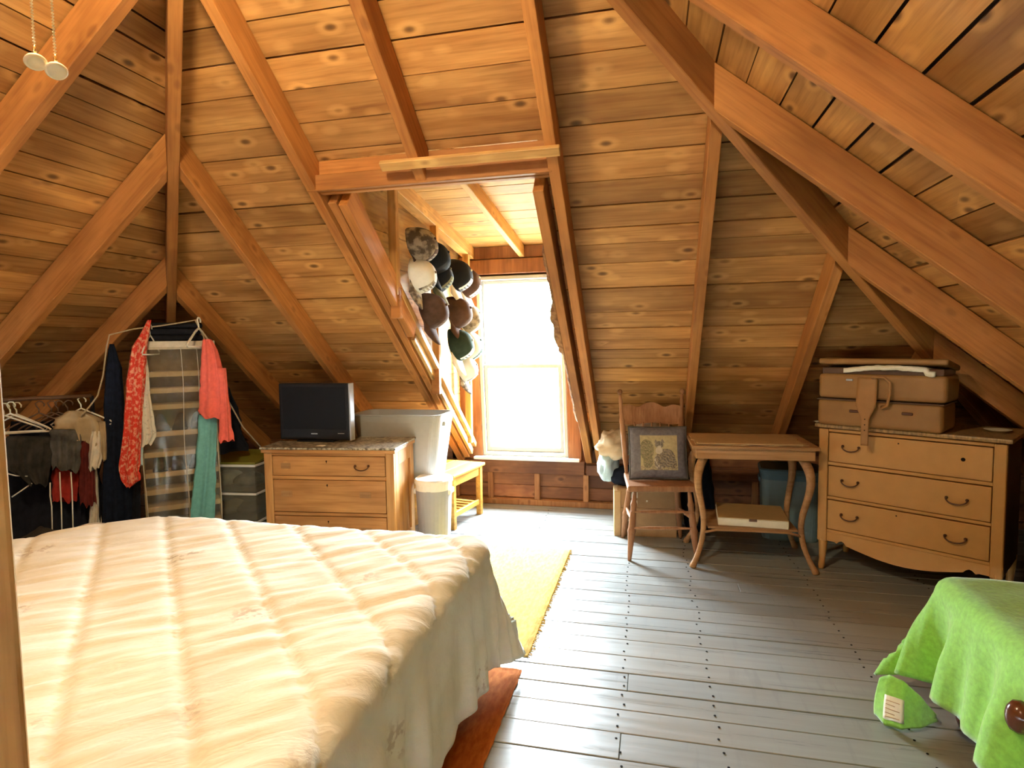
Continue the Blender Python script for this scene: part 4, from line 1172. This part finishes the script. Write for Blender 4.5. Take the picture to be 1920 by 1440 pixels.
# ------------------------------------------------------------------ hanging shoe organiser and clothes in the left corner
hn = Vector((.69, -.724, 0)); hx = Vector((.724, .69, 0)); hc = Vector((-2.86, 3.10, 0))
def hang(px, py, d=0.0):
    v = ray(px, py); c = hc+hn*d
    t_ = (c-Vector((0, 0, H))).dot(hn)/v.dot(hn)
    return Vector((0, 0, H))+v*t_
def garment(name, label, rows, mat, d=.05, th=.05, folds=5, amp=.012, seed=0, cat='garment', plane=hang, par=None, nrm=hn):
    """rows: (left px, right px, py) outlines on a hanging plane d in front of the wall; closed folded tube of cloth"""
    pts = []
    for i in range(len(rows)-1):
        for s in range(5):
            f_ = s/5; pts.append(tuple(rows[i][k]+(rows[i+1][k]-rows[i][k])*f_ for k in range(3)))
    pts.append(rows[-1])
    n = 40; vs = []
    for j, (l_, r_, y_) in enumerate(pts):
        A, B = plane(l_, y_, d), plane(r_, y_, d); Cc = (A+B)/2; hw = (B-A).length/2; ax = (B-A).normalized()
        tj = j/(len(pts)-1)
        for k in range(n):
            t_ = 2*math.pi*k/n
            x = math.cos(t_); y = math.sin(t_)
            fold = 1.7*amp*(.25+.75*tj)*(math.sin(folds*x*2.2+seed+2.5*tj)+.5*math.sin(folds*4.1*x+seed*2+tj*3))
            e = 1+.10*nz(j*.35, x*2, seed)+.07*nz(j*.9, x*1.2, seed+5)
            vs.append(Cc+ax*(hw*x*e)+nrm*(th*.5*y*min(1, .35+tj*3)+fold*(1 if y > 0 else .6))+Vector((0, 0, .034*nz(x*2.2, seed, 2)*tj*tj)))
    fs = [(j*n+k, j*n+(k+1) % n, (j+1)*n+(k+1) % n, (j+1)*n+k) for j in range(len(pts)-1) for k in range(n)]
    fs += [tuple(range(n)), tuple((len(pts)-1)*n+k for k in range(n-1, -1, -1))]
    o = O(name, MB().add(vs, fs), mat, par, True)
    if label: tag(o, label, cat)
    return o
OR = T('shoe_organizer', 'hanging canvas shoe organizer behind a clear vinyl cover', 'organizer', hc+Vector((0, 0, .20)), math.atan2(hx.y, hx.x))
OW = .205; OT = 1.185
O('top_panel', MB().bbox(-OW, OW, -.02, .13, OT-.012, OT, .003, 1), 'organizer_canvas', OR)
O('top_band', MB().bbox(-OW-.006, OW+.006, -.030, -.022, OT-.045, OT+.006, .002, 1), 'cream_cloth', OR)
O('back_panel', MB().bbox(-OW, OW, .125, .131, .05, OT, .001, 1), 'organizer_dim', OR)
for s in (-1, 1): O('side_panel', MB().bbox(s*OW-.003, s*OW+.003, -.015, .125, .05, OT-.012, .001, 1), 'organizer_canvas', OR)
shz = [.06, .165, .27, .375, .50, .625, .79, .89, .99]
for z_ in shz:
    O('shelf', MB().bbox(-OW+.004, OW-.004, -.016, .125, z_-.016, z_+.016, .003, 1), 'organizer_canvas', OR)
def cover(a, b_):
    x = (-OW-.012)+(2*OW+.024)*a; z_ = (OT-.03)*(1-b_)+.02*b_
    y = -.034-.012*b_+.010*math.sin(a*17+b_*3)*b_+.012*nz(a*5, b_*5, 3)
    return (x*(1-.04*b_), y, z_)
cv = O('vinyl_cover', MB().grid(cover, 40, 40), 'clear_vinyl', OR, True)
for a in (.02, .55, .75, .98):
    O('seam_strip', MB().tube([Vector(cover(a+.012*math.sin(b_*9), b_))+Vector((0, -.003, 0)) for b_ in [k/16 for k in range(17)]], .0045, 6, flat=.5), 'cream_cloth', cv, True)
def shoe(label, x, z_, L=.15, s=1, mat='shoe_dark', rz=0.0):
    mb = MB()
    prof = [(-.5, .030, .085), (-.42, .036, .10), (-.25, .038, .092), (-.05, .038, .07), (.12, .042, .055), (.3, .042, .045), (.43, .034, .035), (.5, .012, .018)]
    vs = []
    for t_, w_, h_ in prof:
        for k in range(10):
            a = math.pi*k/9
            vs.append((math.cos(a)*w_, -t_*L*1.5, math.sin(a)**.8*h_))
    fs = [(i*10+k, i*10+k+1, (i+1)*10+k+1, (i+1)*10+k) for i in range(len(prof)-1) for k in range(9)]
    fs += [(i*10, (i+1)*10, (i+1)*10+9, i*10+9) for i in range(len(prof)-1)]
    fs += [tuple(range(9, -1, -1)), tuple((len(prof)-1)*10+k for k in range(10))]
    t = T('shoe', label, 'shoe', hc+hx*x-hn*.05+Vector((0, 0, .20+z_+.017)), math.atan2(hx.y, hx.x)+rz, 'shoes in the hanging organizer')
    O('upper', mb.add(vs, fs), mat, t, True)
    O('sole', MB().bbox(-.04, .04, -L*.74, L*.74, 0, .012, .004, 1), 'black_plastic', t)
for i, (x, zi, lab) in enumerate(((-.10, 5, 'dark shoe at left of the organizer shelf in the middle'), (.0, 5, 'dark shoe at centre of the organizer shelf in the middle'), (.10, 5, 'dark shoe at right of the organizer shelf in the middle'),
        (-.12, 3, 'dark shoe at left of the lower organizer shelf'), (-.02, 3, 'dark shoe at centre of the lower organizer shelf'), (.08, 3, 'dark shoe at right of the lower organizer shelf'))):
    shoe(lab, x, shz[zi], .075, 1, 'shoe_dark', random.uniform(-.15, .15))
o = O('folded_trousers', MB().bbox(-.15, .15, -.02, .11, 0, .035, .015, 3).bbox(-.145, .14, -.022, .11, .036, .075, .016, 3).bbox(-.13, .15, -.01, .1, .076, .11, .016, 3), 'black_cloth', None, True)
o.matrix_world = Matrix.Translation(hc+Vector((0, 0, .20+OT+.008))) @ Matrix.Rotation(math.atan2(hx.y, hx.x), 4, 'Z')
tag(o, 'folded black trousers piled on top of the shoe organizer', 'clothes')
# cord along which things hang
cp = [hang(150, 782, .10), hang(168, 762, .10), hang(183, 742, .08), hang(193, 705, .06), hang(200, 650, .04), hang(205, 628, .03), hang(250, 617, .03), hang(300, 611, .03), hang(345, 604, .03), hang(366, 600, .03), hang(385, 640, .0), hang(405, 700, -.02), hang(430, 755, -.03), hang(455, 800, -.03), hang(489, 838, -.03)]
tag(O('clothesline', MB().tube(cp, .0048, 6), 'rope', None, True), 'thin tan cord strung above the shoe organizer down to the dresser', 'cord')
def hanger(label, c, ax, w_=.21, mat='hanger_white', grp=None, r=.0045, drop=.09):
    h_ = T('clothes_hanger', label, 'hanger', c, math.atan2(ax.y, ax.x), grp)
    O('hook', MB().tube([(.024, 0, .035), (.026, 0, .048), (.016, 0, .062), (0, 0, .064), (-.014, 0, .052), (-.008, 0, .035), (0, 0, .022), (0, 0, 0)], r*.75, 6), mat, h_, True)
    O('shoulder_bar', MB().tube([(0, 0, 0), (-w_*.3, 0, -.025), (-w_*.9, 0, -drop), (-w_, 0, -drop-.012), (-w_*.94, 0, -drop-.024), (0, 0, -drop-.026), (w_*.94, 0, -drop-.024), (w_, 0, -drop-.012), (w_*.9, 0, -drop), (w_*.3, 0, -.025)], r, 6, closed=True), mat, h_, True)
    return h_
hanger('white plastic hanger holding the coral cardigan', hang(372, 606, .06)+Vector((0, 0, -.03)), Vector((-.25, .97, 0)), .15, grp='hangers by the organizer', r=.007)
hanger('white plastic hanger under the red floral dress straps', hang(281, 622, .06)+Vector((0, 0, -.02)), Vector((-.35, .93, 0)), .11, grp='hangers by the organizer')
garment('dress', 'red floral dress hanging left of the shoe organizer', [(276, 284, 600), (262, 280, 628), (247, 276, 650), (242, 275, 680), (236, 272, 720), (232, 266, 790), (226, 264, 850), (222, 262, 880), (228, 264, 900), (238, 246, 912)], 'red_floral', .10, .07, 4, .012, 1.0)
garment('blouse', 'white patterned blouse hanging between red dress and organizer', [(262, 272, 650), (258, 278, 690), (256, 282, 740), (256, 290, 790), (258, 294, 818), (258, 284, 834)], 'floral_white', .06, .04, 4, .009, 2.2)
garment('garment', 'pale grey garment hem below the white patterned blouse', [(256, 270, 830), (256, 268, 850), (258, 268, 872)], 'light_blue_cloth', .05, .03, 3, .006, 4.0)
garment('cardigan', 'coral pink cardigan hanging right of the shoe organizer', [(380, 396, 636), (378, 408, 655), (376, 420, 700), (374, 428, 740), (372, 432, 772), (380, 432, 784)], 'coral_cloth', .09, .07, 4, .010, 3.1)
garment('cardigan_sleeve', None, [(406, 424, 690), (410, 430, 750), (411, 435, 800), (409, 440, 826)], 'coral_cloth', .12, .05, 3, .007, 5.0, par=bpy.data.objects['cardigan'])
garment('leggings', 'teal trousers hanging below the coral cardigan', [(372, 408, 778), (370, 406, 820), (366, 405, 870), (361, 404, 920), (357, 403, 956), (356, 402, 985)], 'teal_cloth', .05, .05, 3, .008, 6.0)
garment('robe', 'long black garment hanging left of the red floral dress', [(205, 214, 645), (198, 228, 690), (194, 234, 760), (193, 240, 840), (192, 248, 920), (192, 252, 1000)], 'navy_cloth', .03, .06, 4, .010, 7.0)
garment('coat', 'long black coat in the dark behind the red dress', [(230, 244, 800), (224, 262, 850), (222, 264, 920), (222, 264, 1000)], 'black_cloth', .0, .06, 4, .010, 9.0)

garment('corner_shade_cloth', 'black cloth added as corner shade behind the shoe organizer', [(308, 356, 622), (285, 392, 660), (268, 430, 730), (262, 452, 790), (262, 462, 848)], 'black_cloth', -.17, .03, 7, .010, 3.7, 'blanket')  # black cloth added to stand in for the shade of this corner
# plastic drawer unit next to the dresser
DU = T('drawer_unit', 'white framed clear plastic drawer unit with an olive lid', 'drawers', (-2.775, 3.55, 0), R(6))
dw = .19
O('lid', MB().prism([(-dw, -.17, .572), (dw, -.17, .572), (dw*.93, .17, .60), (-dw*.85, .17, .60)], (0, 0, .012)), 'olive_lid', DU)
for z0, z1 in ((.385, .57), (.195, .38), (.005, .19)):
    O('frame_rim', MB().bbox(-dw-.004, dw+.004, -.178, -.165, z1-.016, z1, .004, 2).bbox(-dw-.004, -dw+.004, -.165, .17, z1-.016, z1, .002, 1).bbox(dw-.004, dw+.004, -.165, .17, z1-.016, z1, .002, 1), 'white_plastic', DU)
    d_ = O('drawer', MB().box(-dw+.004, dw-.004, -.168, -.164, z0, z1-.016).box(-dw+.002, -dw+.006, -.164, .168, z0, z1-.016).box(dw-.006, dw-.002, -.164, .168, z0, z1-.016).box(-dw+.004, dw-.004, -.164, .168, z0, z0+.004).box(-dw+.004, dw-.004, .164, .168, z0, z1-.016), 'clear_drawer', DU)
    zf = z0+.006
for i, (x, z_, rx, rz_, m_, lab) in enumerate(((-.09, .45, .075, .055, 'cream_cloth', 'folded pale clothes at left in the top clear drawer'), (.06, .435, .10, .05, 'stored_mix', 'dark mixed clothes at right in the top clear drawer'), (-.08, .245, .08, .05, 'beige_cloth', 'folded beige clothes in the second clear drawer'), (.07, .245, .085, .05, 'grey_cloth', 'grey clothes in the second clear drawer'))):
    q = Matrix.Translation((-2.775, 3.55, 0)) @ Matrix.Rotation(R(6), 4, 'Z') @ Vector((x, -.03, z_))
    blob('folded_clothes', lab, 'clothes', q, (rx, .10, rz_), m_, i*4.1, .2)

# ------------------------------------------------------------------ low clothes rail at far left
rn_ = Vector((.78, -.63, 0)).normalized(); rx_ = Vector((.63, .78, 0)).normalized(); rc = Vector((-3.30, 2.62, 0))
def rack(px, py, d=0.0):
    v = ray(px, py); c = rc+rn_*d
    t_ = (c-Vector((0, 0, H))).dot(rn_)/v.dot(rn_)
    return Vector((0, 0, H))+v*t_
RK = T('clothes_rail', 'dark metal clothes rail in the shadow left of the bed', 'clothes rail', rc)
pA, pB = rack(-40, 752, 0), rack(172, 742, 0)
O('rod', MB().tube([pA-rc, pB-rc], .011, 8), 'suitcase_dark', RK, True)
for q in (pA, pB):
    b0 = Vector((q.x, q.y, 0))-rc
    O('upright', MB().tube([q-rc, b0+Vector((0, 0, .02))], .010, 8), 'black_plastic', RK, True)
    O('foot', MB().tube([b0+rn_*.2+Vector((0, 0, .012)), b0-rn_*.2+Vector((0, 0, .012))], .012, 8), 'black_plastic', RK, True)
for i, (px, py, ang, mt) in enumerate(((18, 757, 50, 'hanger_white'), (6, 760, 66, 'cream_cloth'), (30, 758, 35, 'cream_cloth'), (72, 756, 80, 'suitcase_dark'), (95, 755, 75, 'suitcase_dark'), (108, 755, 85, 'suitcase_dark'), (126, 754, 70, 'suitcase_dark'), (151, 748, 60, 'hanger_white'))):
    q = rack(px, py, 0.0); a = math.atan2(rx_.y, rx_.x)+R(ang-90)*.6
    labs = ['empty white hanger at the left of the rail, in front', 'empty pale hanger touching the post at far left', 'empty pale hanger second from the post on the rail', 'brown hanger left of the middle of the rail', 'brown hanger in the middle of the rail', 'brown hanger right of the rail middle', 'brown hanger beside the beige shirt', 'white hanger hook standing above the beige shirt']
    hanger(labs[i], q+Vector((0, 0, -.066+.012)), Vector((math.cos(a), math.sin(a), 0)), .17 if i < 3 else .15, mt, 'hangers on the clothes rail', .005, .075)
g = lambda *a_, **k: garment(*a_, plane=rack, nrm=rn_, **k)
g('shirt', 'beige shirt on the right end of the clothes rail', [(128, 156, 770), (104, 190, 785), (100, 199, 800), (104, 201, 815), (112, 200, 830)], 'beige_cloth', d=.03, th=.08, folds=4, amp=.012, seed=1.3)
g('shirt_sleeve', None, [(178, 198, 790), (182, 200, 815), (186, 201, 845), (190, 200, 862)], 'beige_cloth', d=.06, th=.04, folds=3, amp=.006, seed=2, par=bpy.data.objects['shirt'])
g('blouse', 'cream blouse with a hanging sleeve at the right end of the rail', [(172, 190, 808), (168, 192, 830), (166, 194, 855), (166, 186, 878)], 'cream_cloth', d=.07, th=.04, folds=3, amp=.008, seed=4)
g('garment', 'pale long garment low at the right end of the rail', [(172, 184, 870), (170, 186, 920), (168, 190, 965), (166, 190, 985)], 'cream_cloth', d=.0, th=.04, folds=3, amp=.008, seed=5)
g('sweater', 'dark grey knitted garment in the middle of the clothes rail', [(90, 148, 805), (94, 152, 820), (96, 152, 850), (98, 150, 880)], 'grey_cloth', d=.07, th=.08, folds=6, amp=.012, seed=6)
g('skirt', 'charcoal garment bunched at the left of the clothes rail', [(14, 100, 818), (8, 100, 845), (14, 96, 880), (50, 90, 906)], 'charcoal_cloth', d=.05, th=.10, folds=6, amp=.014, seed=7)
g('jacket', 'dark maroon jacket hanging behind the grey knitted garment', [(150, 172, 800), (146, 176, 850), (148, 180, 920), (150, 182, 945)], 'maroon_cloth', d=.02, th=.07, folds=4, amp=.010, seed=8)
g('shirt', 'dark red shirt hem below the grey knitted garment', [(96, 150, 870), (97, 148, 900), (97, 146, 925), (98, 146, 938)], 'red_cloth', d=-.02, th=.05, folds=5, amp=.010, seed=9)
g('coat', 'black coat at the back of the clothes rail', [(20, 170, 790), (10, 190, 860), (5, 195, 930), (5, 198, 1010)], 'black_cloth', d=-.13, th=.06, folds=6, amp=.012, seed=11)
DRK = T('drying_rack', 'white wire drying rack below the clothes rail', 'drying rack', rc)
for pts in ([(94, 905), (94, 930), (97, 950)], [(112, 885), (113, 915), (115, 948)], [(133, 885), (135, 920), (136, 952)], [(10, 887), (30, 892), (52, 893)], [(22, 932), (40, 920), (60, 906)]):
    O('wire', MB().tube([rack(a, b_, .085)-rc for a, b_ in pts]+[rack(pts[-1][0]+2, 1040, .085)-rc]*(pts[-1][1] > 940), .0035, 6), 'hanger_white', DRK, True)
blob('pillow', 'dark grey pillow in the shadow between bed and clothes rail', 'pillow', (-2.92, 2.28, .22), (.24, .16, .26), 'charcoal_cloth', 41, .15)

# ------------------------------------------------------------------ caps on the dormer cheek
def cap(label, y, z_, crown, brim, tiltx=0.0, roll=0.0, s=1.0, x=-1.445):
    s *= 1.12; tiltx = -9-tiltx*.6
    c_ = T('baseball_cap', label, 'cap', (x, y, z_), 0, 'caps hung on the dormer cheek')
    M = Matrix(((0, 0, 1), (1, 0, 0), (0, 1, 0))).to_4x4()      # local z -> +x, local x -> +y, local y -> +z
    M = Matrix.Rotation(R(roll), 4, 'X') @ Matrix.Rotation(R(tiltx), 4, 'Y') @ M @ Matrix.Scale(s, 4)
    def dome(a, b_):
        th, ph = 2*math.pi*a, math.pi/2*b_
        k = 1+.03*math.cos(6*th)*math.cos(ph)
        rr_ = math.cos(ph); fr_ = .5-.5*math.sin(th)      # taller, flatter at the front panel
        return (math.cos(th)*rr_*.088*k, math.sin(th)*rr_*.102*k, .122*(1-rr_**(2.3+1.8*fr_))**.62)
    o = O('crown', MB().grid(dome, 24, 10), crown, c_, True, matrix=M); solid(o, .003)
    O('button', MB().lathe([(.008, .123), (.007, .129), (.002, .131)], (0, .006, 0), 8), brim, o, True)
    def br(a, b_):
        t_ = (a-.5)*2; xx = .080*t_*(1-.10*b_)
        yy = -.098*math.sqrt(max(0, 1-(t_*.86)**2))+.006
        yy -= b_*.100*(1-.35*abs(t_)**3); zz = .006+.042*(1-t_*t_)*(.35+.65*b_)-.012*b_*b_
        return (xx, yy, zz)
    o2 = O('brim', MB().grid(br, 16, 6), brim, c_, True, matrix=M); solid(o2, .004)
    pt = O('front_panel', MB().grid(lambda a, b_: tuple(Vector(dome((.75+(a-.5)*.16), .18+.5*b_))*1.012), 6, 6), brim, c_, True, matrix=M)
CAPS = [('camouflage cap highest on the dormer cheek beside the first stud', 3.50, 1.95, 'cap_camo', 'cap_brown', 8, 10, 1.05),
 ('pale cream cap under the camouflage cap', 3.49, 1.77, 'cap_white', 'cap_camo', -6, -12, 1.0),
 ('glossy black cap hung right of the camouflage cap', 3.73, 1.90, 'cap_black', 'cap_black', 12, -14, 1.05),
 ('olive brimmed cap just below the glossy black cap', 3.80, 1.79, 'cap_black', 'cap_olive', 22, -8, 1.0),
 ('dark brown cap alone below the upper left group', 3.66, 1.555, 'cap_brown', 'cap_brown', 10, -6, 1.08),
 ('black cap with brim coloured window-lit white right of the second stud', 4.20, 1.84, 'cap_black', 'cap_white', 6, -4, 1.1),  # brim whitened to show window light on it
 ('brown cap with brim coloured window-lit white nearest the window at the top', 4.42, 1.80, 'cap_brown', 'cap_white', 14, 0, 1.1),  # white on this brim paints in the window light
 ('dark brown cap in the middle of the right column', 4.18, 1.57, 'cap_brown', 'cap_brown', 6, -4, 1.08),
 ('white and grey cap in the middle nearest the window', 4.43, 1.53, 'cap_camo', 'cap_white', 14, 4, 1.1),
 ('dark green cap low in the right column', 4.20, 1.335, 'cap_green', 'cap_white', 6, -4, 1.1),  # white brim stands for window light along the edge
 ('pale striped cap low and nearest the window', 4.42, 1.32, 'cap_white', 'cap_green', 14, 2, 1.12),
 ('small white cap lowest on the dormer cheek', 4.36, 1.15, 'cap_white', 'cap_camo', 8, 0, .95)]
for c_ in CAPS: cap(c_[0], c_[1], c_[2], c_[3], c_[4], c_[5], c_[6], c_[7])

# ------------------------------------------------------------------ outside the window
tag(O('ground', MB().box(-40, 40, 5.6, 70, -3.3, -3.2), 'pale_bounce_ground'), 'ground far below the dormer window, made pale to bounce daylight', 'ground', kind='structure')  # ground toned pale so it reflects daylight up to the dormer ceiling
def tree(label, x, y, h_, r_, seed):
    random.seed(seed)
    t = T('tree', label, 'tree', (x, y, -3.2), 0, 'trees outside the window')
    O('trunk', MB().tube([(0, 0, 0), (.1, 0, h_*.3), (-.05, .1, h_*.6), (0, 0, h_*.9)], [.22, .17, .11, .03], 8), 'bark_outside', t, True)
    lf = MB()
    for k in range(1500):
        d = Vector((random.gauss(0, 1), random.gauss(0, 1), random.gauss(0, 1))).normalized()*r_*random.random()**.4
        c = Vector((0, 0, h_*.68))+Vector((d.x, d.y, d.z*1.25))
        a = Vector((random.uniform(-1, 1), random.uniform(-1, 1), random.uniform(-1, 1))).normalized()*.10
        b_ = a.cross(Vector((random.uniform(-1, 1), random.uniform(-1, 1), .3))).normalized()*.05
        lf.add([c-a, c+b_, c+a, c-b_], [(0, 1, 2, 3)])
    o = O('foliage', lf, 'leaf', t); o['kind'] = 'stuff'
tree('leafy tree seen in the upper window pane at left', -3.6, 17, 6.4, 2.0, 1)
tree('leafy tree seen in the upper window pane at right', -1.6, 21, 7.2, 2.3, 2)
tree('leafy tree low behind the window meeting rail', -4.9, 24, 6.0, 2.4, 3)
